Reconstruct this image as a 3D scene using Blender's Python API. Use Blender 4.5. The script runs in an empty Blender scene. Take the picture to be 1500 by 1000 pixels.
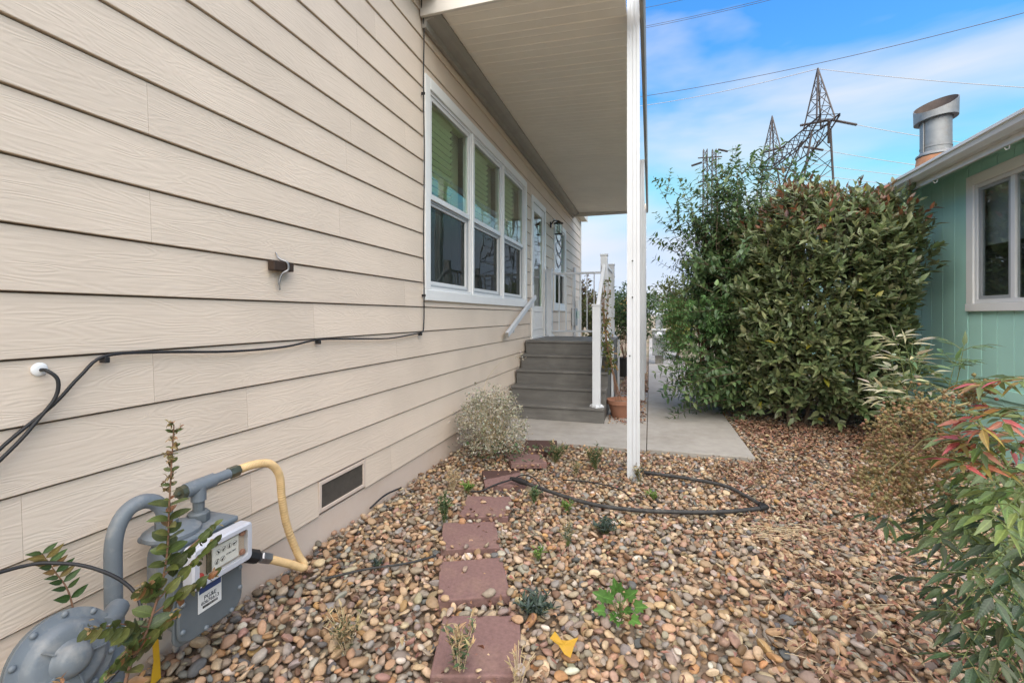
import bpy, math, random
import numpy as np
from mathutils import Vector, Matrix

R = math.radians
random.seed(7)
rng = np.random.default_rng(11)
scene = bpy.context.scene
COL = scene.collection

# ------------------------------------------------------------------ camera
CAM_YAW = math.atan(202 / 667)
CAM_H = 1.25
cam_data = bpy.data.cameras.new('camera')
cam_data.sensor_width = 36
cam_data.lens = 36 * 667 / 1500
cam_data.shift_y = -38 / 1500
cam_data.clip_start = 0.02
cam_data.clip_end = 3000
cam = bpy.data.objects.new('camera', cam_data)
cam.location = (0, 0, CAM_H)
cam.rotation_euler = (R(90), 0, CAM_YAW)
COL.objects.link(cam)
scene.camera = cam

# ------------------------------------------------------------------ sky
SUN_AZ = R(170)      # from +Y towards +X
SUN_EL = R(58)
world = bpy.data.worlds.new('World')
scene.world = world
world.use_nodes = True
wn, wl = world.node_tree.nodes, world.node_tree.links
wn.clear()
def N(nodes, t, **k):
    n = nodes.new(t)
    for a, b in k.items():
        setattr(n, a, b)
    return n
w_out = N(wn, 'ShaderNodeOutputWorld')
w_bg = N(wn, 'ShaderNodeBackground')
w_bg.inputs['Strength'].default_value = 0.05
sky = N(wn, 'ShaderNodeTexSky', sky_type='NISHITA', sun_disc=False)
sky.sun_elevation = SUN_EL
sky.sun_rotation = SUN_AZ
sky.air_density = 1.0
sky.dust_density = 0.3
sky.ozone_density = 2.0
w_tc = N(wn, 'ShaderNodeTexCoord')
w_map = N(wn, 'ShaderNodeMapping')
w_map.inputs['Scale'].default_value = (1.0, 1.0, 3.0)
w_map.inputs['Location'].default_value = (7.8, 1.9, 1.9)
w_noise = N(wn, 'ShaderNodeTexNoise')
w_noise.inputs['Scale'].default_value = 2.2
w_noise.inputs['Detail'].default_value = 5
w_noise.inputs['Roughness'].default_value = 0.48
w_noise.inputs['Distortion'].default_value = 0.35
w_ramp = N(wn, 'ShaderNodeValToRGB')
w_ramp.color_ramp.elements[0].position = 0.44
w_ramp.color_ramp.elements[1].position = 0.70
w_ramp.color_ramp.elements[0].color = (0.04, 0.04, 0.04, 1)
w_ramp.color_ramp.elements[1].color = (0.80, 0.80, 0.80, 1)
w_hsv = N(wn, 'ShaderNodeHueSaturation')
w_hsv.inputs['Saturation'].default_value = 1.4
w_hsv.inputs['Value'].default_value = 1.35
w_mix = N(wn, 'ShaderNodeMixRGB')
w_mix.inputs['Color2'].default_value = (3.9, 3.85, 3.9, 1)
wl.new(w_tc.outputs['Generated'], w_map.inputs['Vector'])
wl.new(w_map.outputs[0], w_noise.inputs['Vector'])
w_sep = N(wn, 'ShaderNodeSeparateXYZ')          # a thin cloud layer thickens towards the horizon
wl.new(w_tc.outputs['Generated'], w_sep.inputs[0])
w_el = N(wn, 'ShaderNodeMath', operation='MULTIPLY_ADD')
w_el.inputs[1].default_value = -0.22
w_el.inputs[2].default_value = 0.05
wl.new(w_sep.outputs['Z'], w_el.inputs[0])
w_sum = N(wn, 'ShaderNodeMath', operation='ADD')
wl.new(w_noise.outputs['Fac'], w_sum.inputs[0])
wl.new(w_el.outputs[0], w_sum.inputs[1])
wl.new(w_sum.outputs[0], w_ramp.inputs[0])
wl.new(w_ramp.outputs[0], w_mix.inputs['Fac'])
wl.new(sky.outputs[0], w_hsv.inputs['Color'])
w_min = N(wn, 'ShaderNodeMixRGB', blend_type='DARKEN')      # keeps the pale horizon band from burning out
w_min.inputs['Fac'].default_value = 1
w_min.inputs['Color2'].default_value = (2.6, 3.3, 4.4, 1)
wl.new(w_hsv.outputs[0], w_min.inputs['Color1'])
wl.new(w_min.outputs[0], w_mix.inputs['Color1'])
wl.new(w_mix.outputs[0], w_bg.inputs['Color'])
wl.new(w_bg.outputs[0], w_out.inputs['Surface'])

# ------------------------------------------------------------------ sun
sun_data = bpy.data.lights.new('sun', 'SUN')
sun_data.energy = 1.5
sun_data.angle = R(95)
sun_data.color = (1.0, 0.88, 0.75)
sun = bpy.data.objects.new('sun', sun_data)
sd = Vector((math.sin(SUN_AZ) * math.cos(SUN_EL), math.cos(SUN_AZ) * math.cos(SUN_EL), math.sin(SUN_EL)))
sun.rotation_euler = sd.to_track_quat('Z', 'Y').to_euler()
sun.location = (5, 10, 20)
COL.objects.link(sun)

scene.view_settings.view_transform = 'Standard'
scene.view_settings.look = 'None'
scene.view_settings.exposure = 2.3
scene.view_settings.gamma = 1.0
scene.cycles.max_bounces = 6
scene.cycles.diffuse_bounces = 3
scene.cycles.glossy_bounces = 3
scene.cycles.transmission_bounces = 4
scene.cycles.transparent_max_bounces = 10
scene.cycles.use_adaptive_sampling = True
scene.cycles.adaptive_threshold = 0.025
scene.cycles.caustics_reflective = False
scene.cycles.caustics_refractive = False
scene.view_settings.use_curve_mapping = False

# ------------------------------------------------------------------ projection used only to rank pieces by size in view
_s, _c = math.sin(CAM_YAW), math.cos(CAM_YAW)
def project(p):
    p = np.asarray(p, float)
    dep = -_s * p[..., 0] + _c * p[..., 1]
    lat = _c * p[..., 0] + _s * p[..., 1]
    dd = np.maximum(dep, 0.05)
    return 750 + 667 * lat / dd, 462 - 667 * (p[..., 2] - CAM_H) / dd, dep

# ------------------------------------------------------------------ material helpers
MATS = {}
def new_mat(name):
    m = bpy.data.materials.new(name)
    m.use_nodes = True
    m.node_tree.nodes.clear()
    return m, m.node_tree.nodes, m.node_tree.links

def pbr(name, color, rough=0.6, metal=0.0, spec=0.4, noise=0.0, nscale=8.0, bump=0.0, bscale=60.0, bdist=0.002, stretch=(1, 1, 1),
        color2=None, src='const', hue_noise=0.0, rough_noise=0.0, blotch=None, bscale2=1.5):
    """principled material: colour (const / object colour / vertex attribute), mottled by noise, with a bump"""
    m, nd, ln = new_mat(name)
    out = N(nd, 'ShaderNodeOutputMaterial')
    b = N(nd, 'ShaderNodeBsdfPrincipled')
    ln.new(b.outputs[0], out.inputs[0])
    b.inputs['Roughness'].default_value = rough
    b.inputs['Metallic'].default_value = metal
    b.inputs['Specular IOR Level'].default_value = spec
    tc = N(nd, 'ShaderNodeTexCoord')
    mp = N(nd, 'ShaderNodeMapping')
    mp.inputs['Scale'].default_value = stretch
    ln.new(tc.outputs['Object'], mp.inputs[0])
    if src == 'object':
        oi = N(nd, 'ShaderNodeObjectInfo')
        csock = oi.outputs['Color']
    elif src == 'attr':
        at = N(nd, 'ShaderNodeAttribute', attribute_name='Col')
        csock = at.outputs['Color']
    else:
        rgb = N(nd, 'ShaderNodeRGB')
        rgb.outputs[0].default_value = (*color, 1)
        csock = rgb.outputs[0]
    if color2 is not None:
        nt = N(nd, 'ShaderNodeTexNoise')
        nt.inputs['Scale'].default_value = bscale2
        nt.inputs['Detail'].default_value = 5
        nt.inputs['Roughness'].default_value = 0.65
        ln.new(tc.outputs['Object'], nt.inputs['Vector'])
        rp = N(nd, 'ShaderNodeValToRGB')
        lo, hi = blotch or (0.45, 0.7)
        rp.color_ramp.elements[0].position = lo
        rp.color_ramp.elements[1].position = hi
        ln.new(nt.outputs['Fac'], rp.inputs[0])
        mx = N(nd, 'ShaderNodeMixRGB')
        mx.inputs['Color2'].default_value = (*color2, 1)
        ln.new(rp.outputs[0], mx.inputs['Fac'])
        ln.new(csock, mx.inputs['Color1'])
        csock = mx.outputs[0]
    if noise > 0:
        nt = N(nd, 'ShaderNodeTexNoise')
        nt.inputs['Scale'].default_value = nscale
        nt.inputs['Detail'].default_value = 6
        nt.inputs['Roughness'].default_value = 0.6
        ln.new(mp.outputs[0], nt.inputs['Vector'])
        mr = N(nd, 'ShaderNodeMapRange')
        mr.inputs['From Min'].default_value = 0.25
        mr.inputs['From Max'].default_value = 0.75
        mr.inputs['To Min'].default_value = 1 - noise
        mr.inputs['To Max'].default_value = 1 + noise
        ln.new(nt.outputs['Fac'], mr.inputs[0])
        mu = N(nd, 'ShaderNodeMixRGB', blend_type='MULTIPLY')
        mu.inputs['Fac'].default_value = 1
        ln.new(csock, mu.inputs['Color1'])
        ln.new(mr.outputs[0], mu.inputs['Color2'])
        csock = mu.outputs[0]
        if rough_noise:
            m2 = N(nd, 'ShaderNodeMapRange')
            m2.inputs['To Min'].default_value = rough - rough_noise
            m2.inputs['To Max'].default_value = rough + rough_noise
            ln.new(nt.outputs['Fac'], m2.inputs[0])
            ln.new(m2.outputs[0], b.inputs['Roughness'])
    ln.new(csock, b.inputs['Base Color'])
    if bump > 0:
        nb = N(nd, 'ShaderNodeTexNoise')
        nb.inputs['Scale'].default_value = bscale
        nb.inputs['Detail'].default_value = 5
        ln.new(mp.outputs[0], nb.inputs['Vector'])
        bp = N(nd, 'ShaderNodeBump')
        bp.inputs['Strength'].default_value = bump
        bp.inputs['Distance'].default_value = bdist
        ln.new(nb.outputs['Fac'], bp.inputs['Height'])
        ln.new(bp.outputs[0], b.inputs['Normal'])
    MATS[name] = m
    return m

def leaf_mat(name, src, rough=0.38, spec=0.55, trans=0.32, vein=True):
    m, nd, ln = new_mat(name)
    out = N(nd, 'ShaderNodeOutputMaterial')
    b = N(nd, 'ShaderNodeBsdfPrincipled')
    b.inputs['Roughness'].default_value = rough
    b.inputs['Specular IOR Level'].default_value = spec
    if src == 'object':
        c = N(nd, 'ShaderNodeObjectInfo').outputs['Color']
    else:
        c = N(nd, 'ShaderNodeAttribute', attribute_name='Col').outputs['Color']
    tc = N(nd, 'ShaderNodeTexCoord')
    nt = N(nd, 'ShaderNodeTexNoise')
    nt.inputs['Scale'].default_value = 38
    nt.inputs['Detail'].default_value = 4
    ln.new(tc.outputs['Object'], nt.inputs['Vector'])
    mr = N(nd, 'ShaderNodeMapRange')
    mr.inputs['From Min'].default_value = 0.3
    mr.inputs['From Max'].default_value = 0.7
    mr.inputs['To Min'].default_value = 0.72
    mr.inputs['To Max'].default_value = 1.25
    ln.new(nt.outputs['Fac'], mr.inputs[0])
    mu = N(nd, 'ShaderNodeMixRGB', blend_type='MULTIPLY')
    mu.inputs['Fac'].default_value = 1
    ln.new(c, mu.inputs['Color1'])
    ln.new(mr.outputs[0], mu.inputs['Color2'])
    ln.new(mu.outputs[0], b.inputs['Base Color'])
    if src == 'object' and vein:
        # paler midrib and faint slanted side veins in the leaf's own coordinates
        sp = N(nd, 'ShaderNodeSeparateXYZ')
        ln.new(tc.outputs['Object'], sp.inputs[0])
        ab = N(nd, 'ShaderNodeMath', operation='ABSOLUTE')
        ln.new(sp.outputs['X'], ab.inputs[0])
        rb = N(nd, 'ShaderNodeMapRange')
        rb.inputs['From Min'].default_value = 0.008
        rb.inputs['From Max'].default_value = 0.03
        rb.inputs['To Min'].default_value = 1.45
        rb.inputs['To Max'].default_value = 1.0
        ln.new(ab.outputs[0], rb.inputs[0])
        ph = N(nd, 'ShaderNodeMath', operation='MULTIPLY_ADD')
        ph.inputs[1].default_value = -0.8
        ln.new(ab.outputs[0], ph.inputs[0])
        ln.new(sp.outputs['Y'], ph.inputs[2])
        fq = N(nd, 'ShaderNodeMath', operation='MULTIPLY')
        fq.inputs[1].default_value = 55
        ln.new(ph.outputs[0], fq.inputs[0])
        sn = N(nd, 'ShaderNodeMath', operation='SINE')
        ln.new(fq.outputs[0], sn.inputs[0])
        vm = N(nd, 'ShaderNodeMath', operation='MULTIPLY_ADD')
        vm.inputs[1].default_value = 0.022
        vm.inputs[2].default_value = 1.0
        ln.new(sn.outputs[0], vm.inputs[0])
        pr = N(nd, 'ShaderNodeMath', operation='MULTIPLY')
        ln.new(rb.outputs[0], pr.inputs[0])
        ln.new(vm.outputs[0], pr.inputs[1])
        m2 = N(nd, 'ShaderNodeMath', operation='MULTIPLY')
        ln.new(pr.outputs[0], m2.inputs[0])
        ln.new(mr.outputs[0], m2.inputs[1])
        ln.new(m2.outputs[0], mu.inputs['Color2'])
        bp = N(nd, 'ShaderNodeBump')
        bp.inputs['Strength'].default_value = 0.10
        bp.inputs['Distance'].default_value = 0.02
        ln.new(sn.outputs[0], bp.inputs['Height'])
        ln.new(bp.outputs[0], b.inputs['Normal'])
        nt.inputs['Scale'].default_value = 3.0
    tr = N(nd, 'ShaderNodeBsdfTranslucent')
    ln.new(mu.outputs[0], tr.inputs['Color'])
    ms = N(nd, 'ShaderNodeMixShader')
    ms.inputs[0].default_value = trans
    ln.new(b.outputs[0], ms.inputs[1])
    ln.new(tr.outputs[0], ms.inputs[2])
    ln.new(ms.outputs[0], out.inputs[0])
    return m

def siding_mat(name, color, zscale=26.0, yscale=1.1, strength=0.45):
    """painted fibre-cement board with an embossed wavy wood grain"""
    m, nd, ln = new_mat(name)
    out = N(nd, 'ShaderNodeOutputMaterial')
    b = N(nd, 'ShaderNodeBsdfPrincipled')
    ln.new(b.outputs[0], out.inputs[0])
    b.inputs['Roughness'].default_value = 0.62
    b.inputs['Specular IOR Level'].default_value = 0.3
    tc = N(nd, 'ShaderNodeTexCoord')
    oi = N(nd, 'ShaderNodeObjectInfo')
    off = N(nd, 'ShaderNodeMath', operation='MULTIPLY')
    off.inputs[1].default_value = 37.0
    ln.new(oi.outputs['Random'], off.inputs[0])
    cmb = N(nd, 'ShaderNodeCombineXYZ')
    ln.new(off.outputs[0], cmb.inputs['Y'])
    add = N(nd, 'ShaderNodeVectorMath', operation='ADD')
    ln.new(tc.outputs['Object'], add.inputs[0])
    ln.new(cmb.outputs[0], add.inputs[1])
    mp = N(nd, 'ShaderNodeMapping')
    mp.inputs['Scale'].default_value = (1, yscale, 7.5)
    ln.new(add.outputs[0], mp.inputs[0])
    n1 = N(nd, 'ShaderNodeTexNoise')
    n1.inputs['Scale'].default_value = 1.6
    n1.inputs['Detail'].default_value = 2.0
    n1.inputs['Distortion'].default_value = 0.4
    ln.new(mp.outputs[0], n1.inputs['Vector'])
    k = N(nd, 'ShaderNodeMath', operation='MULTIPLY')
    k.inputs[1].default_value = zscale
    ln.new(n1.outputs['Fac'], k.inputs[0])
    sn = N(nd, 'ShaderNodeMath', operation='SINE')
    k2 = N(nd, 'ShaderNodeMath', operation='MULTIPLY')
    k2.inputs[1].default_value = 4.0
    ln.new(k.outputs[0], k2.inputs[0])
    ln.new(k2.outputs[0], sn.inputs[0])
    mp2 = N(nd, 'ShaderNodeMapping')
    mp2.inputs['Scale'].default_value = (1, 3.0, 120)
    ln.new(add.outputs[0], mp2.inputs[0])
    n2 = N(nd, 'ShaderNodeTexNoise')
    n2.inputs['Scale'].default_value = 1.0
    n2.inputs['Detail'].default_value = 3.0
    ln.new(mp2.outputs[0], n2.inputs['Vector'])
    hsum = N(nd, 'ShaderNodeMath', operation='MULTIPLY_ADD')
    hsum.inputs[1].default_value = 0.22
    ln.new(sn.outputs[0], hsum.inputs[0])
    ln.new(n2.outputs['Fac'], hsum.inputs[2])
    bp = N(nd, 'ShaderNodeBump')
    bp.inputs['Strength'].default_value = strength
    bp.inputs['Distance'].default_value = 0.0022
    ln.new(hsum.outputs[0], bp.inputs['Height'])
    ln.new(bp.outputs[0], b.inputs['Normal'])
    # faint dust and hand-sized fading, plus board-to-board difference
    n3 = N(nd, 'ShaderNodeTexNoise')
    n3.inputs['Scale'].default_value = 1.7
    n3.inputs['Detail'].default_value = 6
    ln.new(add.outputs[0], n3.inputs['Vector'])
    mr = N(nd, 'ShaderNodeMapRange')
    mr.inputs['From Min'].default_value = 0.3
    mr.inputs['From Max'].default_value = 0.7
    mr.inputs['To Min'].default_value = 0.93
    mr.inputs['To Max'].default_value = 1.05
    ln.new(n3.outputs['Fac'], mr.inputs[0])
    mr2 = N(nd, 'ShaderNodeMapRange')
    mr2.inputs['To Min'].default_value = 0.97
    mr2.inputs['To Max'].default_value = 1.03
    ln.new(oi.outputs['Random'], mr2.inputs[0])
    mm = N(nd, 'ShaderNodeMath', operation='MULTIPLY')
    ln.new(mr.outputs[0], mm.inputs[0])
    ln.new(mr2.outputs[0], mm.inputs[1])
    mu = N(nd, 'ShaderNodeMixRGB', blend_type='MULTIPLY')
    mu.inputs['Fac'].default_value = 1
    mu.inputs['Color1'].default_value = (*color, 1)
    ln.new(mm.outputs[0], mu.inputs['Color2'])
    ln.new(mu.outputs[0], b.inputs['Base Color'])
    return m

def glass_mat(name, tint=(0.75, 0.88, 0.8), refl=1.0, screen=0.0, ior=1.5):
    """window pane: clear see-through glass with mirror reflection growing at grazing angles; screen adds a fine dark insect mesh"""
    m, nd, ln = new_mat(name)
    out = N(nd, 'ShaderNodeOutputMaterial')
    tr = N(nd, 'ShaderNodeBsdfTransparent')
    tr.inputs[0].default_value = (*tint, 1)
    gl = N(nd, 'ShaderNodeBsdfGlossy')
    gl.inputs['Roughness'].default_value = 0.01
    gl.inputs['Color'].default_value = (1, 1, 1, 1)
    fr = N(nd, 'ShaderNodeFresnel')
    geo = N(nd, 'ShaderNodeNewGeometry')
    io = N(nd, 'ShaderNodeMapRange')          # the far face of the pane sees the inverse index
    io.inputs['To Min'].default_value = ior
    io.inputs['To Max'].default_value = 1 / ior
    ln.new(geo.outputs['Backfacing'], io.inputs[0])
    ln.new(io.outputs[0], fr.inputs['IOR'])
    tc = N(nd, 'ShaderNodeTexCoord')
    nt = N(nd, 'ShaderNodeTexNoise')
    nt.inputs['Scale'].default_value = 2.2
    nt.inputs['Detail'].default_value = 1
    ln.new(tc.outputs['Object'], nt.inputs['Vector'])
    bp = N(nd, 'ShaderNodeBump')
    bp.inputs['Strength'].default_value = 0.12
    bp.inputs['Distance'].default_value = 0.02
    ln.new(nt.outputs['Fac'], bp.inputs['Height'])
    ln.new(bp.outputs[0], gl.inputs['Normal'])
    mm = N(nd, 'ShaderNodeMath', operation='MULTIPLY', use_clamp=True)
    mm.inputs[1].default_value = 0.9 * refl
    ln.new(fr.outputs[0], mm.inputs[0])
    ms = N(nd, 'ShaderNodeMixShader')
    ln.new(mm.outputs[0], ms.inputs[0])
    ln.new(tr.outputs[0], ms.inputs[1])
    ln.new(gl.outputs[0], ms.inputs[2])
    last = ms.outputs[0]
    if screen > 0:
        df = N(nd, 'ShaderNodeBsdfDiffuse')
        df.inputs[0].default_value = (0.035, 0.037, 0.038, 1)
        m2 = N(nd, 'ShaderNodeMixShader')
        m2.inputs[0].default_value = screen
        ln.new(last, m2.inputs[1])
        ln.new(df.outputs[0], m2.inputs[2])
        last = m2.outputs[0]
    ln.new(last, out.inputs[0])
    return m

# ------------------------------------------------------------------ mesh helpers
class MB:
    def __init__(self):
        self.v, self.f = [], []
    def add(self, vs, fs):
        o = len(self.v)
        self.v += [tuple(p) for p in vs]
        self.f += [tuple(i + o for i in q) for q in fs]
        return self
    def box(self, x0, x1, y0, y1, z0, z1):
        return self.add([(x0, y0, z0), (x1, y0, z0), (x1, y1, z0), (x0, y1, z0), (x0, y0, z1), (x1, y0, z1), (x1, y1, z1), (x0, y1, z1)],
                        [(3, 2, 1, 0), (4, 5, 6, 7), (0, 1, 5, 4), (1, 2, 6, 5), (2, 3, 7, 6), (3, 0, 4, 7)])
    def obox(self, c, ax, ay, az, hx, hy, hz):
        c = Vector(c); ax = Vector(ax).normalized() * hx; ay = Vector(ay).normalized() * hy; az = Vector(az).normalized() * hz
        vs = [c + sx * ax + sy * ay + sz * az for sz in (-1, 1) for sx, sy in ((-1, -1), (1, -1), (1, 1), (-1, 1))]
        return self.add(vs, [(3, 2, 1, 0), (4, 5, 6, 7), (0, 1, 5, 4), (1, 2, 6, 5), (2, 3, 7, 6), (3, 0, 4, 7)])
    def bar(self, a, b, w, h, up=(0, 0, 1)):
        a, b = Vector(a), Vector(b)
        d = (b - a)
        L = d.length
        d.normalize()
        side = d.cross(Vector(up))
        if side.length < 1e-4:
            side = d.cross(Vector((1, 0, 0)))
        side.normalize()
        u2 = side.cross(d)
        return self.obox((a + b) / 2, d, side, u2, L / 2, w / 2, h / 2)
    def prism(self, prof, axis, a0, a1):
        """extrude a closed 2-d profile along axis: 'y' -> profile is (x, z); 'x' -> (y, z); 'z' -> (x, y)"""
        n = len(prof)
        def pt(p, a):
            return {'y': (p[0], a, p[1]), 'x': (a, p[0], p[1]), 'z': (p[0], p[1], a)}[axis]
        vs = [pt(p, a0) for p in prof] + [pt(p, a1) for p in prof]
        fs = [tuple(range(n))[::-1], tuple(range(n, 2 * n))] + [(i, (i + 1) % n, n + (i + 1) % n, n + i) for i in range(n)]
        return self.add(vs, fs)
    def tube(self, pts, r, n=8, caps=True):
        pts = [Vector(p) for p in pts]
        m = len(pts)
        rs = r if hasattr(r, '__len__') else [r] * m
        vs, prev = [], None
        for i, p in enumerate(pts):
            t = (pts[min(i + 1, m - 1)] - pts[max(i - 1, 0)])
            if t.length < 1e-9:
                t = Vector((0, 0, 1))
            t.normalize()
            if prev is None:
                s = t.cross(Vector((0, 0, 1)))
                if s.length < 1e-3:
                    s = t.cross(Vector((1, 0, 0)))
            else:
                s = prev - t * prev.dot(t)
            s.normalize()
            prev = s
            q = t.cross(s)
            for k in range(n):
                a = 2 * math.pi * k / n
                vs.append(p + (s * math.cos(a) + q * math.sin(a)) * rs[i])
        fs = []
        for i in range(m - 1):
            for k in range(n):
                fs.append((i * n + k, i * n + (k + 1) % n, (i + 1) * n + (k + 1) % n, (i + 1) * n + k))
        if caps:
            fs.append(tuple(range(n))[::-1])
            fs.append(tuple((m - 1) * n + k for k in range(n)))
        return self.add(vs, fs)
    def lathe(self, prof, c, axis=(0, 0, 1), n=24):
        """prof: list of (radius, height along axis)"""
        c = Vector(c); ax = Vector(axis).normalized()
        s = ax.cross(Vector((0, 0, 1)))
        if s.length < 1e-3:
            s = Vector((1, 0, 0))
        s.normalize(); q = ax.cross(s)
        vs = []
        for r, h in prof:
            for k in range(n):
                a = 2 * math.pi * k / n
                vs.append(c + ax * h + (s * math.cos(a) + q * math.sin(a)) * max(r, 1e-4))
        fs = []
        for i in range(len(prof) - 1):
            for k in range(n):
                fs.append((i * n + k, i * n + (k + 1) % n, (i + 1) * n + (k + 1) % n, (i + 1) * n + k))
        fs.append(tuple(range(n))[::-1])
        fs.append(tuple((len(prof) - 1) * n + k for k in range(n)))
        return self.add(vs, fs)
    def build(self, name, mat, parent=None, smooth=False, bevel=0.0, seg=2):
        me = bpy.data.meshes.new(name)
        me.from_pydata(self.v, [], self.f)
        me.update()
        return place(name, me, mat, parent, smooth, bevel, seg)

def place(name, me, mat, parent=None, smooth=False, bevel=0.0, seg=2, matrix=None):
    if mat is not None and not me.materials:
        me.materials.append(mat)
    if smooth:
        me.polygons.foreach_set('use_smooth', [True] * len(me.polygons))
        if smooth == 'auto':
            me.set_sharp_from_angle(angle=R(40))
    o = bpy.data.objects.new(name, me)
    COL.objects.link(o)
    if bevel > 0:
        md = o.modifiers.new('bevel', 'BEVEL')
        md.width = bevel
        md.segments = seg
        md.limit_method = 'ANGLE'
        md.angle_limit = R(40)
    if parent is not None:
        o.parent = parent
        o.matrix_parent_inverse = world_matrix(parent).inverted()
    if matrix is not None:
        o.matrix_basis = matrix
    return o

def world_matrix(o):
    m = o.matrix_basis.copy()
    if o.parent is not None:
        m = world_matrix(o.parent) @ o.matrix_parent_inverse @ m
    return m

def tag(o, label=None, cat=None, group=None, kind=None):
    if label: o['label'] = label
    if cat: o['category'] = cat
    if group: o['group'] = group
    if kind: o['kind'] = kind
    return o

def empty(name, loc, parent=None):
    o = bpy.data.objects.new(name, None)
    o.empty_display_size = 0.1
    o.location = loc
    COL.objects.link(o)
    if parent is not None:
        o.parent = parent
        o.matrix_parent_inverse = world_matrix(parent).inverted()
    return o

def thing(name, loc, label, cat, group=None):
    return tag(empty(name, loc), label, cat, group)

def text(body, mat, name, parent, origin, right, up, size, align='CENTER'):
    cu = bpy.data.curves.new(name, 'FONT')
    cu.body = body
    cu.size = size
    cu.align_x = align
    cu.align_y = 'CENTER'
    cu.extrude = 0.0003
    r, u = Vector(right).normalized(), Vector(up).normalized()
    n = r.cross(u)
    m = Matrix((r, u, n)).transposed().to_4x4()
    m.translation = Vector(origin)
    tmp = bpy.data.objects.new(name, cu)
    COL.objects.link(tmp)
    dg = bpy.context.evaluated_depsgraph_get()
    me = bpy.data.meshes.new_from_object(tmp.evaluated_get(dg))
    bpy.data.objects.remove(tmp)
    me.materials.clear()
    return place(name, me, mat, parent, matrix=m)

def smooth_path(pts, k=6):
    """Catmull-Rom through the points"""
    P = [Vector(p) for p in pts]
    P = [2 * P[0] - P[1]] + P + [2 * P[-1] - P[-2]]
    out = []
    for i in range(1, len(P) - 2):
        for j in range(k):
            t = j / k
            a, b, c, d = P[i - 1], P[i], P[i + 1], P[i + 2]
            out.append(0.5 * ((2 * b) + (c - a) * t + (2 * a - 5 * b + 4 * c - d) * t * t + (3 * b - a - 3 * c + d) * t ** 3))
    out.append(P[-2])
    return out

# ---- many small pieces: a few as objects of their own, the rest joined in one mesh
def mesh_np(name, V, F, cols=None, smooth=False):
    """V (n,3), F (m,k) all faces with k corners"""
    me = bpy.data.meshes.new(name)
    V = np.ascontiguousarray(V, dtype=np.float32)
    F = np.ascontiguousarray(F, dtype=np.int32)
    k = F.shape[1]
    me.vertices.add(len(V))
    me.vertices.foreach_set('co', V.ravel())
    me.loops.add(F.size)
    me.loops.foreach_set('vertex_index', F.ravel())
    me.polygons.add(len(F))
    me.polygons.foreach_set('loop_start', np.arange(0, F.size, k, dtype=np.int32))
    me.polygons.foreach_set('loop_total', np.full(len(F), k, dtype=np.int32))
    if smooth:
        me.polygons.foreach_set('use_smooth', np.ones(len(F), dtype=bool))
    if cols is not None:
        at = me.attributes.new('Col', 'FLOAT_COLOR', 'POINT')
        c4 = np.ones((len(V), 4), np.float32)
        c4[:, :3] = cols
        at.data.foreach_set('color', c4.ravel())
    me.update(calc_edges=True)
    return me

def scatter(parent, piece, rest, shapes, which, M, T, cols, mat_obj, mat_attr, n_single=300, smooth=False, score=None):
    """shapes: list of (V,F); which: shape index per item; M (n,3,3) linear maps, T (n,3) places; cols (n,3).
    The n_single with the highest score become objects called piece, the others one mesh called rest."""
    n = len(T)
    if score is None:
        size = np.linalg.norm(M, axis=(1, 2))
        u, v, d = project(T)
        score = np.where((u > 0) & (u < 1500) & (v > 0) & (v < 1000) & (d > 0.1), size / np.maximum(d, 0.1), 0)
    order = np.argsort(-score)
    single = order[:n_single]
    single = single[score[single] > 0]
    is_single = np.zeros(n, bool)
    is_single[single] = True
    base = []
    for i, (V, F) in enumerate(shapes):
        me = mesh_np(piece, V, F, None, smooth)
        me.materials.append(mat_obj)
        base.append(me)
    for i in single:
        mt = Matrix(M[i].tolist()).to_4x4()
        mt.translation = Vector(T[i].tolist())
        o = place(piece, base[which[i]], None, parent, matrix=mt)
        o.color = (*cols[i].tolist(), 1)
    others = np.where(~is_single)[0]
    Vs, Fs, Cs, off = [], [], [], 0
    for s, (V, F) in enumerate(shapes):
        idx = others[which[others] == s]
        if not len(idx):
            continue
        W = np.einsum('nij,kj->nki', M[idx], V) + T[idx][:, None, :]
        Vs.append(W.reshape(-1, 3))
        Fs.append((F[None] + (np.arange(len(idx)) * len(V))[:, None, None] + off).reshape(-1, F.shape[1]))
        Cs.append(np.repeat(cols[idx], len(V), axis=0))
        off += len(idx) * len(V)
    if Vs:
        me = mesh_np(rest, np.concatenate(Vs), np.concatenate(Fs), np.concatenate(Cs), smooth)
        o = place(rest, me, mat_attr, parent)
        o['kind'] = 'stuff'
        return o

def rot_from(dirs, ups):
    """rows of (n,3): local +Y along dirs, local +Z close to ups -> (n,3,3)"""
    y = dirs / np.maximum(np.linalg.norm(dirs, axis=1, keepdims=True), 1e-9)
    x = np.cross(y, ups)
    ln = np.linalg.norm(x, axis=1, keepdims=True)
    x = np.where(ln < 1e-4, np.array([[1.0, 0, 0]]), x / np.maximum(ln, 1e-9))
    z = np.cross(x, y)
    return np.stack([x, y, z], axis=2)

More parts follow.
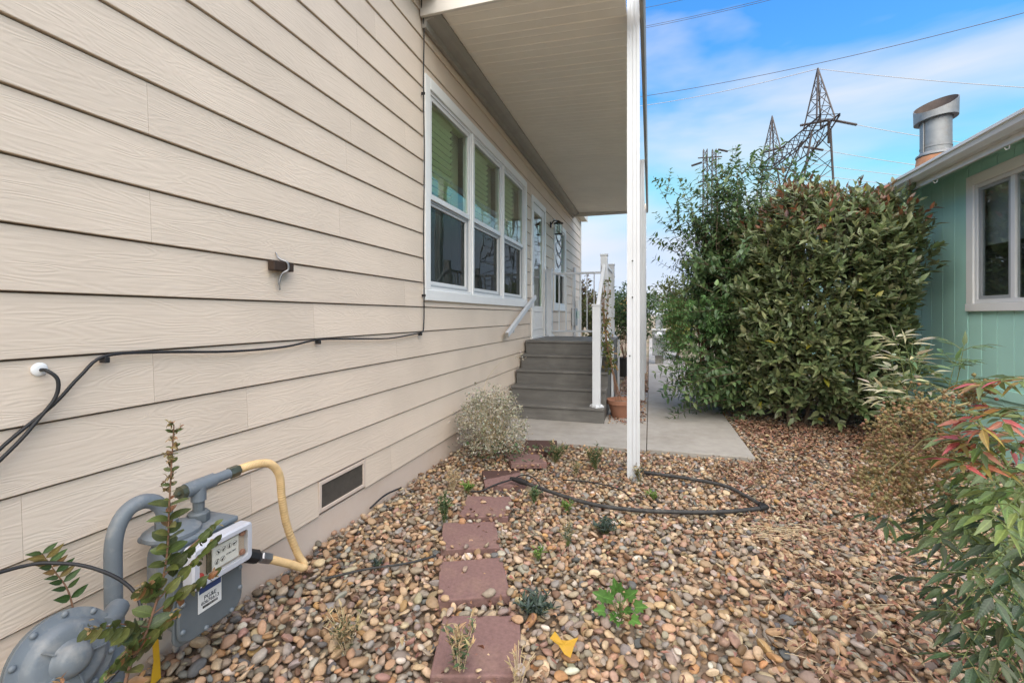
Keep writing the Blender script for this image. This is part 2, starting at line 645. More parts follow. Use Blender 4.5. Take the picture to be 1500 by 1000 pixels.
def leaf_shape(width=0.4, droop=0.15, fold=0.12, n=4, kind='ovate', wave=0.0):
    """unit leaf along +Y: midrib plus two edges, folded along the midrib and drooping to the tip; quads"""
    V, F = [], []
    for i in range(n + 1):
        t = i / n
        if kind == 'ovate':
            w = math.sin(math.pi * min(1, t ** 0.75)) * 0.5
        elif kind == 'lance':
            w = math.sin(math.pi * t ** 0.6) * 0.5
        else:
            w = math.sin(math.pi * min(1, 0.06 + 0.94 * t ** 0.9)) ** 0.6 * 0.5
        w = max(w, 0.02) * width
        z = -droop * t * t
        wz = wave * math.sin(i * 2.1)
        V += [(-w, t, z + fold * w * 2 + wz), (0, t, z), (w, t, z + fold * w * 2 - wz)]
    for i in range(n):
        a = i * 3
        F += [(a, a + 1, a + 4, a + 3), (a + 1, a + 2, a + 5, a + 4)]
    return np.array(V, float), np.array(F, int)

def ico(sub):
    import bmesh
    bm = bmesh.new()
    bmesh.ops.create_icosphere(bm, subdivisions=sub, radius=1.0)
    V = np.array([v.co[:] for v in bm.verts], float)
    F = np.array([[v.index for v in f.verts] for f in bm.faces], int)
    bm.free()
    return V, F

def jitter_col(base, n, amt=0.15, hue=0.06):
    base = np.asarray(base, float)
    if base.ndim == 1:
        base = np.repeat(base[None], n, 0)
    k = 1 + rng.normal(0, amt, (n, 1))
    h = 1 + rng.normal(0, hue, (n, 3))
    return np.clip(base * k * h, 0.004, 0.95)

def unit(v):
    return v / np.maximum(np.linalg.norm(v, axis=-1, keepdims=True), 1e-9)

# ------------------------------------------------------------------ materials
M_siding = siding_mat('beige_siding', (0.72, 0.605, 0.495))
M_base_board = pbr('skirting_board', (0.64, 0.53, 0.45), 0.7, noise=0.08, nscale=3, bump=0.2, bscale=90, color2=(0.50, 0.37, 0.28), blotch=(0.5, 0.8))
M_backing = pbr('dark_sheathing', (0.27, 0.185, 0.13), 0.9)
M_white = pbr('white_trim_paint', (0.84, 0.84, 0.83), 0.45, noise=0.04, nscale=5, bump=0.08, bscale=50)
M_vinyl = pbr('white_vinyl', (0.74, 0.75, 0.76), 0.35, noise=0.03, nscale=6)
M_alu = pbr('white_aluminium', (0.62, 0.645, 0.68), 0.38, noise=0.04, nscale=7, rough_noise=0.08)
M_soffit = pbr('awning_panel_paint', (0.82, 0.77, 0.69), 0.5, noise=0.05, nscale=2)
M_gutter_dark = pbr('awning_hanger_paint', (0.30, 0.285, 0.26), 0.5, noise=0.08)
M_fascia = pbr('awning_fascia_paint', (0.66, 0.63, 0.58), 0.5, noise=0.05)
M_grey_deck = pbr('grey_deck_paint', (0.135, 0.13, 0.122), 0.6, noise=0.18, nscale=5, bump=0.25, bscale=40, stretch=(1, 6, 6), color2=(0.22, 0.21, 0.195), blotch=(0.5, 0.8))
M_black = pbr('black_rubber', (0.018, 0.018, 0.02), 0.5, noise=0.15, nscale=30)
M_black_dusty = pbr('dusty_black_hose', (0.035, 0.035, 0.036), 0.65, noise=0.3, nscale=25, color2=(0.10, 0.095, 0.085), blotch=(0.5, 0.75), bscale2=18)
M_meter = pbr('grey_meter_paint', (0.15, 0.175, 0.20), 0.45, noise=0.10, nscale=12, bump=0.15, bscale=120, color2=(0.235, 0.245, 0.25), blotch=(0.52, 0.68), bscale2=13)
M_meter_dark = pbr('dark_grey_meter_paint', (0.12, 0.138, 0.150), 0.5, noise=0.12, nscale=12, bump=0.15, bscale=120)
M_pale_plastic = pbr('pale_grey_plastic', (0.52, 0.53, 0.58), 0.45, noise=0.06, nscale=20)
M_brass = pbr('aged_brass_fitting', (0.14, 0.145, 0.10), 0.4, metal=0.7, noise=0.3, nscale=60, bump=0.1, bscale=100)
M_steel = pbr('dull_steel', (0.32, 0.32, 0.33), 0.4, metal=0.8, noise=0.15, nscale=30)
M_yellow_hose = pbr('yellow_coated_connector', (0.70, 0.49, 0.25), 0.55, noise=0.14, nscale=30, color2=(0.62, 0.42, 0.2), blotch=(0.5, 0.7), bscale2=14)
M_paper = pbr('white_label', (0.75, 0.74, 0.72), 0.5, noise=0.05)
M_blue = pbr('blue_print', (0.04, 0.07, 0.2), 0.5)
M_ink = pbr('black_ink', (0.02, 0.02, 0.02), 0.6)
M_red = pbr('red_plastic', (0.55, 0.06, 0.05), 0.45)
M_rust = pbr('rusty_screw_plate', (0.33, 0.17, 0.12), 0.6, noise=0.2, nscale=60)
M_paver = pbr('red_concrete', (0.20, 0.118, 0.108), 0.9, noise=0.22, nscale=55, bump=0.7, bscale=240, bdist=0.003, color2=(0.27, 0.175, 0.135), blotch=(0.5, 0.85), bscale2=5)
def stain_mat(name, nx, ny, off):
    """red concrete with a sharp-edged dark damp patch on one side of a wavering line"""
    m = pbr(name, (0.20, 0.118, 0.108), 0.88, noise=0.2, nscale=55, bump=0.7, bscale=240, bdist=0.003)
    nd, ln = m.node_tree.nodes, m.node_tree.links
    b = [x for x in nd if x.type == 'BSDF_PRINCIPLED'][0]
    old = b.inputs['Base Color'].links[0].from_socket
    tc = N(nd, 'ShaderNodeTexCoord')
    dt = N(nd, 'ShaderNodeVectorMath', operation='DOT_PRODUCT')
    dt.inputs[1].default_value = (nx, ny, 0)
    ln.new(tc.outputs['Object'], dt.inputs[0])
    nt = N(nd, 'ShaderNodeTexNoise')
    nt.inputs['Scale'].default_value = 14
    nt.inputs['Detail'].default_value = 4
    ln.new(tc.outputs['Object'], nt.inputs['Vector'])
    ad = N(nd, 'ShaderNodeMath', operation='MULTIPLY_ADD')
    ad.inputs[1].default_value = 0.05
    ln.new(nt.outputs['Fac'], ad.inputs[0])
    ln.new(dt.outputs['Value'], ad.inputs[2])
    mr = N(nd, 'ShaderNodeMapRange')
    mr.inputs['From Min'].default_value = off
    mr.inputs['From Max'].default_value = off + 0.012
    ln.new(ad.outputs[0], mr.inputs[0])
    mx = N(nd, 'ShaderNodeMixRGB')
    mx.inputs['Color2'].default_value = (0.075, 0.040, 0.034, 1)
    ln.new(mr.outputs[0], mx.inputs['Fac'])
    ln.new(old, mx.inputs['Color1'])
    ln.new(mx.outputs[0], b.inputs['Base Color'])
    return m
M_paver_stain = stain_mat('half_stained_red_concrete', -0.45, 0.9, 0.045)
M_paver_dark = stain_mat('damp_red_concrete', 0.3, 0.9, -0.12)
M_concrete = pbr('pale_concrete', (0.35, 0.33, 0.305), 0.85, noise=0.12, nscale=9, bump=0.35, bscale=160, color2=(0.28, 0.26, 0.23), blotch=(0.45, 0.75), bscale2=1.6)
M_dirt = pbr('brown_soil', (0.21, 0.155, 0.11), 0.95, noise=0.35, nscale=20, bump=0.8, bscale=60, bdist=0.01)
M_ground = pbr('dry_ground', (0.26, 0.20, 0.14), 0.95, noise=0.3, nscale=3, bump=0.6, bscale=20, bdist=0.01, color2=(0.12, 0.13, 0.06), blotch=(0.45, 0.7), bscale2=0.4)
M_terracotta = pbr('terracotta', (0.31, 0.15, 0.095), 0.8, noise=0.15, nscale=12, bump=0.2, bscale=60)
M_pot_black = pbr('black_plastic_pot', (0.03, 0.03, 0.03), 0.5, noise=0.2)
M_bark = pbr('grey_brown_bark', (0.16, 0.12, 0.085), 0.85, noise=0.3, nscale=30, bump=0.5, bscale=60, bdist=0.004)
M_twig = pbr('brown_twig', (0.22, 0.12, 0.075), 0.7, noise=0.25, nscale=40)
M_stem_green = pbr('green_stem', (0.12, 0.15, 0.05), 0.6, noise=0.2, nscale=40)
M_berry_stalk = pbr('berry_stalk', (0.23, 0.19, 0.085), 0.7, noise=0.2, nscale=30)
M_straw = pbr('straw_stem', (0.52, 0.42, 0.27), 0.7, noise=0.2, nscale=30)
M_tower = pbr('weathered_steel', (0.085, 0.073, 0.072), 0.6, metal=0.3, noise=0.2, nscale=0.6)
M_wire = pbr('aluminium_cable', (0.42, 0.42, 0.45), 0.6)
M_wire_dark = pbr('weathered_cable', (0.09, 0.08, 0.085), 0.6)
M_green_siding = siding_mat('green_siding', (0.46, 0.77, 0.68), 26, 1.1, 0.25)
M_green_trim = pbr('green_trim_paint', (0.45, 0.75, 0.66), 0.6, noise=0.07, nscale=4)
M_gutter = pbr('off_white_gutter', (0.70, 0.69, 0.68), 0.4, noise=0.05, nscale=4)
M_vent = pbr('brown_vent_mesh', (0.10, 0.085, 0.07), 0.6, noise=0.2, nscale=30)
M_block = pbr('dark_wood_block', (0.045, 0.028, 0.02), 0.7, noise=0.3, nscale=40)
M_roof = pbr('grey_shingle', (0.12, 0.11, 0.10), 0.9, noise=0.3, nscale=25, bump=0.5, bscale=60)
M_galv = pbr('galvanised_flue', (0.27, 0.28, 0.29), 0.55, metal=0.6, noise=0.25, nscale=6, rough_noise=0.15, color2=(0.24, 0.22, 0.2), blotch=(0.5, 0.75), bscale2=5)
M_flue_inside = pbr('dark_brown_flue_inside', (0.10, 0.075, 0.065), 0.7, noise=0.3, nscale=8)  # darker and browner than the outside of the cap
M_flue_rust = pbr('rusty_flue_boot', (0.42, 0.20, 0.11), 0.7, noise=0.2, nscale=15)
M_glass = glass_mat('window_glass', (0.92, 0.99, 0.94), 1.0)
M_glass_screen = glass_mat('window_glass_with_screen', (0.6, 0.7, 0.66), 0.75, 0.42)
M_glass_index = glass_mat('index_cover_glass', (0.97, 0.97, 0.95), 0.7, 0.0, 1.35)
M_room = pbr('sage_room_paint', (0.30, 0.31, 0.20), 0.9)
M_blind = pbr('sage_blind_slats', (0.60, 0.66, 0.40), 0.55, noise=0.04)
M_curtain = pbr('pale_sheer_curtain', (0.50, 0.56, 0.54), 0.8, noise=0.1, nscale=6)
M_lamp_metal = pbr('bronze_lamp_metal', (0.045, 0.035, 0.03), 0.4, metal=0.5)
M_gray_box = pbr('grey_utility_box', (0.36, 0.38, 0.40), 0.45, noise=0.06, nscale=6)
M_yellow_leaf = pbr('yellow_leaf', (0.46, 0.27, 0.025), 0.7, noise=0.2, nscale=30, color2=(0.36, 0.20, 0.04), blotch=(0.5, 0.75), bscale2=30)
M_yellow_tag = pbr('yellow_tape', (0.55, 0.32, 0.02), 0.5)
M_pebble_o = pbr('pebble', (0.4, 0.3, 0.2), 0.62, src='object', noise=0.22, nscale=2.2, spec=0.35, bump=0.12, bscale=9, bdist=0.05)
M_pebble_a = pbr('pebble_mass', (0.4, 0.3, 0.2), 0.65, src='attr', noise=0.22, nscale=60, spec=0.35, bump=0.15, bscale=300)
M_litter = pbr('dry_leaf', (0.3, 0.15, 0.08), 0.75, src='attr', noise=0.2, nscale=60)
M_leaf_o = leaf_mat('leaf_single', 'object')
M_leaf_a = leaf_mat('leaf_mass', 'attr')
M_matte_o = leaf_mat('matte_leaf_single', 'object', 0.65, 0.25, 0.3)
M_matte_a = leaf_mat('matte_leaf_mass', 'attr', 0.65, 0.25, 0.3)
# ================================================================== SETTING
W = -1.727            # face of the house wall
g = MB()
g.add([(-1500, -1500, -0.06), (1500, -1500, -0.06), (1500, 1500, -0.06), (-1500, 1500, -0.06)], [(0, 1, 2, 3)])
ground = tag(g.build('ground', M_ground), 'dry open ground reaching to the horizon', kind='structure')

path = tag(empty('concrete_path', (0, 4.4, 0)), 'pale concrete path with a landing slab before the steps', kind='structure')
MB().box(W + 0.01, -0.033, 4.40, 7.7, -0.09, 0.006).build('slab', M_concrete, path, bevel=0.006)
for k in range(9):
    MB().box(-0.027, 0.885, 4.43 + 2.4 * k + (0.004 if k else 0), 4.43 + 2.4 * (k + 1) - 0.004, -0.09, 0.006).build('slab', M_concrete, path, bevel=0.006)

# ================================================================== BEIGE HOUSE
house = thing('house', (W, 4, 0), 'beige lap-sided house with white windows and a glazed white door', 'house')
Y0, Y1 = -3.5, 11.86
openings = [(3.25, 6.36, 1.37, 3.17), (6.66, 7.62, 0.87, 3.08), (8.34, 9.57, 1.34, 3.05)]
def cut(rects, holes):
    """split (y0,y1,z0,z1) rectangles around holes"""
    out = []
    for r in rects:
        todo = [r]
        for h in holes:
            nxt = []
            for (a, b, c, d) in todo:
                if h[1] <= a or h[0] >= b or h[3] <= c or h[2] >= d:
                    nxt.append((a, b, c, d)); continue
                ya, yb = max(a, h[0]), min(b, h[1])
                if a < ya: nxt.append((a, ya, c, d))
                if yb < b: nxt.append((yb, b, c, d))
                if c < h[2]: nxt.append((ya, yb, c, h[2]))
                if d > h[3]: nxt.append((ya, yb, h[3], d))
            todo = nxt
        out += todo
    return out
mb = MB()
for (a, b, c, d) in cut([(Y0, Y1 - 0.02, -0.05, 4.0)], [(h[0] + 0.06, h[1] - 0.06, h[2] + 0.06, h[3] - 0.06) for h in openings]):
    mb.box(W - 0.10, W - 0.0135, a, b, c, d)
mb.build('sheathing', M_backing, house)
MB().box(W - 0.0125, W + 0.002, Y0, Y1 - 0.01, -0.06, 0.158).build('skirting_board', M_base_board, house, bevel=0.003)
EXPO = 0.1925
known = {2: [0.84], 3: [1.60], 4: [1.20, 2.85], 5: [2.02], 7: [1.19], 9: [1.18], 1: [1.62], 6: [-0.7]}
vent_hole = (2.055, 2.475, 0.175, 0.348)
for k in range(20):
    z0 = 0.165 + EXPO * k
    z1 = z0 + EXPO - 0.0065
    if z0 > 3.85:
        break
    js = list(known.get(k, [random.uniform(-1.5, 0.4)]))
    while js[-1] + 3.66 < Y1 - 0.3:
        js.append(js[-1] + 3.66)
    while js[0] - 3.66 > Y0 + 0.3:
        js.insert(0, js[0] - 3.66)
    ys = [Y0] + js + [Y1 - 0.12]
    for a, b in zip(ys[:-1], ys[1:]):
        holes = openings + ([vent_hole] if k == 0 else [])
        for (ya, yb, za, zb) in cut([(a + 0.0004, b - 0.0004, z0, z1)], holes):
            if zb - za < 0.012 or yb - ya < 0.02:
                continue
            fa = (za - z0) / EXPO
            fb = (zb - z0) / EXPO
            xo = lambda t: W + 0.0145 - 0.0105 * t
            prof = [(W - 0.0125, za), (xo(fa) - 0.0015, za), (xo(fa), za + 0.002), (xo(fb), zb), (W - 0.0125, zb)]
            MB().prism(prof, 'y', ya, yb).build('siding_plank', M_siding, house)
# far corner trim, its return wall and the eave end
MB().box(W - 0.11, W + 0.022, Y1 - 0.118, Y1, -0.05, 3.75).build('corner_trim', M_fascia, house, bevel=0.004)
MB().box(-9, W - 0.115, Y1 - 0.11, Y1 - 0.015, -0.05, 3.75).build('end_wall', M_siding, house)
MB().box(-9, W - 0.12, Y0, Y0 + 0.1, -0.05, 3.9).build('end_wall', M_siding, house)
roof = MB().prism([(W + 0.14, 3.77), (W + 0.14, 3.85), (-9, 5.2), (-9, 5.1)], 'y', Y0 - 0.2, Y1 + 0.14).build('roof', M_roof, house)
MB().prism([(W + 0.142, 3.70), (W + 0.165, 3.70), (W + 0.165, 3.86), (W + 0.142, 3.86)], 'y', Y0 - 0.2, Y1 + 0.15).build('fascia', M_fascia, roof, bevel=0.003)
MB().box(W + 0.018, W + 0.14, 10.6, Y1 + 0.13, 3.705, 3.72).build('eave_soffit', M_fascia, roof)

def room(mbx, y0, y1, z0, z1, depth):
    x0, x1 = W - depth, W - 0.101
    t = 0.02
    mbx.box(x0 - t, x0, y0 - t, y1 + t, z0 - t, z1 + t)
    mbx.box(x0, x1, y0 - t, y0, z0 - t, z1 + t)
    mbx.box(x0, x1, y1, y1 + t, z0 - t, z1 + t)
    mbx.box(x0, x1, y0, y1, z0 - t, z0)
    mbx.box(x0, x1, y0, y1, z1, z1 + t)
    return mbx
room(MB(), 3.1, 6.42, 0.9, 3.4, 1.9).build('room_lining', M_room, house)
room(MB(), 6.45, 7.9, 0.85, 3.4, 1.6).build('room_lining', M_room, house)
room(MB(), 8.1, 9.9, 0.9, 3.4, 1.2).build('room_lining', M_room, house)

# ---- triple window
win = empty('window', (W, 4.8, 1.37), house)
win['label'] = 'wide white window of three double-hung units with green blinds'
def ring(y0, y1, z0, z1, wl, wr, wb, wt, x0, x1):
    m = MB()
    m.box(x0, x1, y0, y0 + wl, z0, z1)
    m.box(x0, x1, y1 - wr, y1, z0, z1)
    if wt: m.box(x0, x1, y0 + wl, y1 - wr, z1 - wt, z1)
    if wb: m.box(x0, x1, y0 + wl, y1 - wr, z0, z0 + wb)
    return m
oy0, oy1, oz0, oz1 = openings[0]
MB().box(W - 0.02, W + 0.030, oy0, oy0 + 0.085, oz0 + 0.09, oz1).build('side_casing', M_white, win, bevel=0.004)
MB().box(W - 0.02, W + 0.030, oy1 - 0.085, oy1, oz0 + 0.09, oz1).build('side_casing', M_white, win, bevel=0.004)
MB().box(W - 0.02, W + 0.032, oy0 + 0.086, oy1 - 0.086, oz1 - 0.09, oz1 + 0.002).build('head_casing', M_white, win, bevel=0.004)
MB().box(W - 0.02, W + 0.036, oy0 - 0.01, oy1 + 0.01, oz0, oz0 + 0.089).build('sill_casing', M_white, win, bevel=0.005)
units = [(3.337, 4.262), (4.300, 5.262), (5.300, 6.273)]
zb, zt, zm = oz0 + 0.09, oz1 - 0.092, 2.225
for i, (a, b) in enumerate(units):
    if i:
        MB().box(W - 0.05, W + 0.026, units[i - 1][1] + 0.001, a - 0.001, zb, zt).build('mullion', M_white, win, bevel=0.003)
    ring(a, b, zb, zt, 0.028, 0.028, 0.025, 0.025, W - 0.07, W + 0.016).build('unit_frame', M_vinyl, win, bevel=0.002)
    ia, ib = a + 0.029, b - 0.029
    ring(ia, ib, zm - 0.02, zt - 0.026, 0.038, 0.038, 0.045, 0.035, W - 0.028, W + 0.006).build('upper_sash', M_vinyl, win, bevel=0.003)
    ring(ia, ib, zb + 0.026, zm - 0.022, 0.038, 0.038, 0.05, 0.035, W - 0.058, W - 0.022).build('lower_sash', M_vinyl, win, bevel=0.003)
    MB().box(W - 0.013, W - 0.009, ia + 0.039, ib - 0.039, zm + 0.026, zt - 0.062).build('upper_pane', M_glass, win)
    MB().box(W - 0.042, W - 0.038, ia + 0.039, ib - 0.039, zb + 0.077, zm - 0.058).build('lower_pane', M_glass_screen, win)
    ring(ia + 0.002, ib - 0.002, zb + 0.028, zm - 0.024, 0.014, 0.014, 0.016, 0.014, W - 0.020, W - 0.010).build('screen_frame', M_gray_box, win)
    # blind: slats, raised over the upper sash only
    bx = W - 0.085
    for q in range(12):
        z = zt - 0.07 - q * 0.060
        MB().obox((bx, (a + b) / 2 - 0.11, z), (1, 0, 0.95), (0, 1, 0), (-0.95, 0, 1), 0.021, (b - a) / 2 - 0.17, 0.0016).build('slat', M_blind, win)
    MB().box(bx - 0.03, bx + 0.03, a + 0.03, b - 0.03, zt - 0.045, zt + 0.01).build('blind_headrail', M_blind, win)
    MB().box(W - 0.34, W - 0.145, b - 0.15, b + 0.02, zb, zt).build('reveal_post', M_room, win)
# pleated curtain behind the first lower sash
c = MB()
pts = []
for k in range(61):
    y = 3.46 + k * 0.0095
    pts.append((W - 0.20 + 0.02 * math.sin(k * 0.9) + 0.008 * math.sin(k * 2.3), y))
vs = [(x, y, 1.35) for x, y in pts] + [(x, y, 2.2) for x, y in pts]
c.add(vs, [(i, i + 1, 62 + i, 61 + i) for i in range(60)])
c.build('curtain', M_curtain, win, smooth=True)

# ---- door
door = empty('door', (W, 7.1, 0.9), house)
door['label'] = 'white glazed door with a lever handle'
dy0, dy1, dz0, dz1 = openings[1]
ring(dy0, dy1, dz0, dz1, 0.075, 0.075, 0.0, 0.085, W - 0.06, W + 0.03).build('door_frame', M_white, door, bevel=0.004)
MB().box(W - 0.06, W + 0.05, dy0 + 0.002, dy1 - 0.002, dz0 + 0.005, dz0 + 0.036).build('threshold', M_alu, door, bevel=0.003)
ly0, ly1, lz0, lz1 = dy0 + 0.079, dy1 - 0.079, dz0 + 0.04, dz1 - 0.09
ring(ly0, ly1, 1.40, lz1, 0.13, 0.12, 0.0, 0.12, W - 0.04, W + 0.008).build('door_leaf', M_white, door, bevel=0.004)
MB().box(W - 0.039, W + 0.007, ly0, ly1, lz0, 1.40).build('bottom_panel', M_white, door, bevel=0.003)
ring(ly0 + 0.10, ly1 - 0.10, lz0 + 0.12, 1.33, 0.02, 0.02, 0.02, 0.02, W + 0.0075, W + 0.015).build('panel_moulding', M_white, door, bevel=0.003)
MB().box(W - 0.012, W - 0.006, ly0 + 0.131, ly1 - 0.121, 1.402, lz1 - 0.121).build('pane', M_glass, door)
h = MB()
h.box(W + 0.008, W + 0.016, ly0 + 0.035, ly0 + 0.085, 1.72, 1.93)
h.tube([(W + 0.016, ly0 + 0.06, 1.84), (W + 0.07, ly0 + 0.06, 1.84), (W + 0.075, ly0 + 0.17, 1.835)], 0.011, 8)
h.build('handle', M_steel, door, smooth='auto')

# ---- narrow window past the door
w2 = empty('window', (W, 8.95, 1.34), house)
w2['label'] = 'tall narrow window with ornamental leaded upper pane'
a, b, z0, z1 = openings[2]
ring(a, b, z0, z1, 0.10, 0.10, 0.11, 0.10, W - 0.02, W + 0.030).build('casing', M_white, w2, bevel=0.004)
ring(a + 0.102, b - 0.102, z0 + 0.112, z1 - 0.102, 0.04, 0.04, 0.04, 0.04, W - 0.05, W + 0.012).build('sash', M_vinyl, w2, bevel=0.002)
MB().box(W - 0.045, W + 0.004, a + 0.143, b - 0.143, 2.05, 2.13).build('meeting_rail', M_vinyl, w2)
MB().box(W - 0.02, W - 0.015, a + 0.143, b - 0.143, 2.131, z1 - 0.143).build('upper_pane', M_glass, w2)
MB().box(W - 0.03, W - 0.025, a + 0.143, b - 0.143, z0 + 0.153, 2.049).build('lower_pane', M_glass_screen, w2)
cm = MB()
yc = (a + b) / 2
for s in (-1, 1):
    for q in range(3):
        zz = 2.2 + q * 0.24
        cm.tube(smooth_path([(W - 0.011, yc, zz), (W - 0.011, yc + s * 0.22, zz + 0.1), (W - 0.011, yc + s * 0.30, zz + 0.2), (W - 0.011, yc + s * 0.1, zz + 0.24), (W - 0.011, yc, zz + 0.3)], 4), 0.009, 5)
cm.build('leading', M_pale_plastic, w2)
MB().box(W - 0.26, W - 0.25, a + 0.1, b - 0.1, 2.05, z1).build('curtain', M_curtain, w2)

# ---- crawl-space vent
vent = empty('foundation_vent', (W, 2.26, 0.26), house)
vent['label'] = 'louvred crawl space vent with dark mesh'
ring(2.057, 2.473, 0.177, 0.346, 0.02, 0.02, 0.02, 0.02, W - 0.012, W + 0.015).build('vent_frame', M_base_board, vent, bevel=0.002)
MB().box(W - 0.0120, W - 0.0100, 2.077, 2.453, 0.197, 0.326).build('vent_back', M_pot_black, vent)
for k in range(16):
    z = 0.201 + k * 0.0079
    MB().obox((W + 0.004, 2.265, z), (1, 0, -0.5), (0, 1, 0), (0.5, 0, 1), 0.006, 0.187, 0.0009).build('slat', M_vent, vent)

# ================================================================== AWNING OVER THE PORCH
awn = thing('patio_cover', (-0.12, 3.67, 0), 'long taupe patio cover on white fluted posts beside the house', 'patio cover')
ax0, ax1, ay0, ay1, azi, azo = W + 0.14, -0.172, 3.21, 10.5, 3.63, 3.565
def az(x):
    return azi + (azo - azi) * (x - W) / (-0.1 - W)
npan = 36
pw = (ay1 - ay0) / npan
for k in range(npan):
    ya, yb = ay0 + k * pw, ay0 + (k + 1) * pw
    m = MB()
    # each pan: flat with two raised folds, running out from the wall
    prof = [(ya + 0.001, 0.0), (ya + 0.008, -0.005), (ya + 0.016, -0.0055), (ya + 0.024, -0.001), (ya + pw * 0.5 - 0.008, -0.001), (ya + pw * 0.5, -0.0035), (ya + pw * 0.5 + 0.008, -0.001), (yb - 0.001, -0.001), (yb - 0.001, 0.05), (ya + 0.001, 0.05)]
    n = len(prof)
    vs = [(ax0, y, az(ax0) + z) for y, z in prof] + [(ax1, y, az(ax1) + z) for y, z in prof]
    m.add(vs, [tuple(range(n)), tuple(range(n, 2 * n))[::-1]] + [(i, n + i, n + (i + 1) % n, (i + 1) % n) for i in range(n)])
    m.build('roof_panel', M_soffit, awn)
# wall hanger: dark stepped channel
MB().prism([(W + 0.016, 3.50), (W + 0.05, 3.50), (W + 0.055, 3.555), (W + 0.12, 3.57), (W + 0.16, 3.60), (W + 0.16, 3.70), (W + 0.016, 3.70)], 'y', ay0 + 0.002, ay1).build('wall_hanger', M_gutter_dark, awn, bevel=0.003)
MB().box(W + 0.016, -0.075, ay0 - 0.03, ay0 - 0.001, 3.575, 3.76).build('end_fascia', M_fascia, awn, bevel=0.003)
MB().box(W + 0.016, -0.075, ay1 + 0.001, ay1 + 0.03, 3.53, 3.72).build('end_fascia', M_fascia, awn, bevel=0.003)
MB().prism([(-0.074, 3.52), (-0.045, 3.52), (-0.032, 3.56), (-0.032, 3.72), (-0.074, 3.72)], 'y', ay0 - 0.03, ay1 + 0.03).build('gutter', M_gutter_dark, awn, bevel=0.003)
def post_prof(cx, cy, w):
    h = w / 2; g2 = 0.006
    pr = []
    for (dx, dy) in ((1, 0), (0, 1), (-1, 0), (0, -1)):
        tx, ty = -dy, dx
        for t, ins in ((-1.0, 0), (-0.55, 0), (-0.5, g2), (-0.12, g2), (-0.07, 0), (0.07, 0), (0.12, g2), (0.5, g2), (0.55, 0)):
            pr.append((cx + dx * (h - ins) + tx * t * h, cy + dy * (h - ins) + ty * t * h))
    return pr
for py in (3.67, 7.0, 10.3):
    MB().prism(post_prof(-0.122, py, 0.094), 'z', -0.05, 3.54 if py > 4 else 3.76).build('post', M_alu, awn)
for z in (1.67, 1.39, 0.94):
    MB().lathe([(0.006, 0), (0.006, 0.004), (0.003, 0.006)], (-0.128 if z > 1 else -0.148, 3.622, z), (0, -1, 0), 8).build('screw', M_pot_black, awn)

# ================================================================== PORCH STEPS
st = thing('porch_steps', (-1.1, 5.3, 0), 'five grey painted wooden steps rising to a small porch', 'steps')
SX0, SX1, RUN, RISE = -1.69, -0.50, 0.23, 0.18
for k in range(5):
    y = 5.30 + RUN * k
    MB().box(SX0 + 0.004, SX1 - 0.004, y + 0.02, y + 0.04, (RISE * k - 0.029) if k else 0.0065, RISE * (k + 1) - 0.0308).build('riser', M_grey_deck, st, bevel=0.002)
    if k < 4:
        MB().box(SX0, SX1, y, y + RUN + 0.018, RISE * (k + 1) - 0.03, RISE * (k + 1)).build('tread', M_grey_deck, st, bevel=0.005)
for k in range(10):
    ya = 5.30 + RUN * 4 + k * 0.143
    MB().box(SX0, SX1, ya, ya + 0.14, 0.87, 0.90).build('deck_board', M_grey_deck, st, bevel=0.004)
for x in (SX0 + 0.012, SX1 - 0.03):
    prof = [(5.345, 0.006), (7.6, 0.006), (7.6, 0.868)]
    for k in range(4, -1, -1):
        prof += [(5.345 + RUN * k, RISE * (k + 1) - 0.034)]
        if k: prof += [(5.345 + RUN * k, RISE * k - 0.034)]
    MB().prism(prof, 'x', x, x + 0.018).build('stringer', M_grey_deck, st)
MB().box(SX1 + 0.002, SX1 + 0.03, 6.25, 6.33, 0.0, 0.86).build('skirt_trim', M_alu, st, bevel=0.003)
MB().box(SX1 + 0.002, SX1 + 0.03, 7.50, 7.58, 0.0, 0.86).build('skirt_trim', M_alu, st, bevel=0.003)

rail = thing('porch_railing', (-0.6, 6.3, 0.9), 'white metal railing around the porch with square newel posts', 'railing')
def newel(x, y, z0, z1, w=0.09):
    m = MB()
    m.box(x - w / 2, x + w / 2, y - w / 2, y + w / 2, z0, z1)
    m.prism([(x - w / 2 - 0.007, y - w / 2 - 0.007), (x + w / 2 + 0.007, y - w / 2 - 0.007), (x + w / 2 + 0.007, y + w / 2 + 0.007), (x - w / 2 - 0.007, y + w / 2 + 0.007)], 'z', z1 + 0.001, z1 + 0.022)
    m.lathe([(0.085, 0), (0.08, 0.018), (0.062, 0.032), (0.062, 0.034)], (x, y, z0 + 0.0015), (0, 0, 1), 4)
    o = m.build('newel_post', M_alu, rail, bevel=0.004)
    return o
newel(-0.595, 5.375, 0.181, 1.36)
newel(-0.595, 6.30, 0.901, 2.06)
newel(-0.595, 7.54, 0.901, 2.06)
newel(-1.62, 7.54, 0.901, 2.02)
def rails(a, b, ztop, zbot, nb, slope=0.0):
    a, b = Vector(a), Vector(b)
    for z, h in ((ztop, 0.035), (zbot, 0.03)):
        p, q = a.copy(), b.copy()
        p.z += z; q.z += z
        MB().bar(p, q, 0.042, h).build('rail', M_alu, rail, bevel=0.004)
    for k in range(nb):
        t = (k + 1) / (nb + 1)
        p = a.lerp(b, t)
        MB().box(p.x - 0.009, p.x + 0.009, p.y - 0.009, p.y + 0.009, p.z + zbot + 0.012, p.z + ztop - 0.015).build('baluster', M_alu, rail)
rails((-1.573, 7.54, 0.9), (-0.643, 7.54, 0.9), 1.05, 0.09, 7)
rails((-0.595, 6.348, 0.9), (-0.595, 7.492, 0.9), 1.05, 0.09, 9)
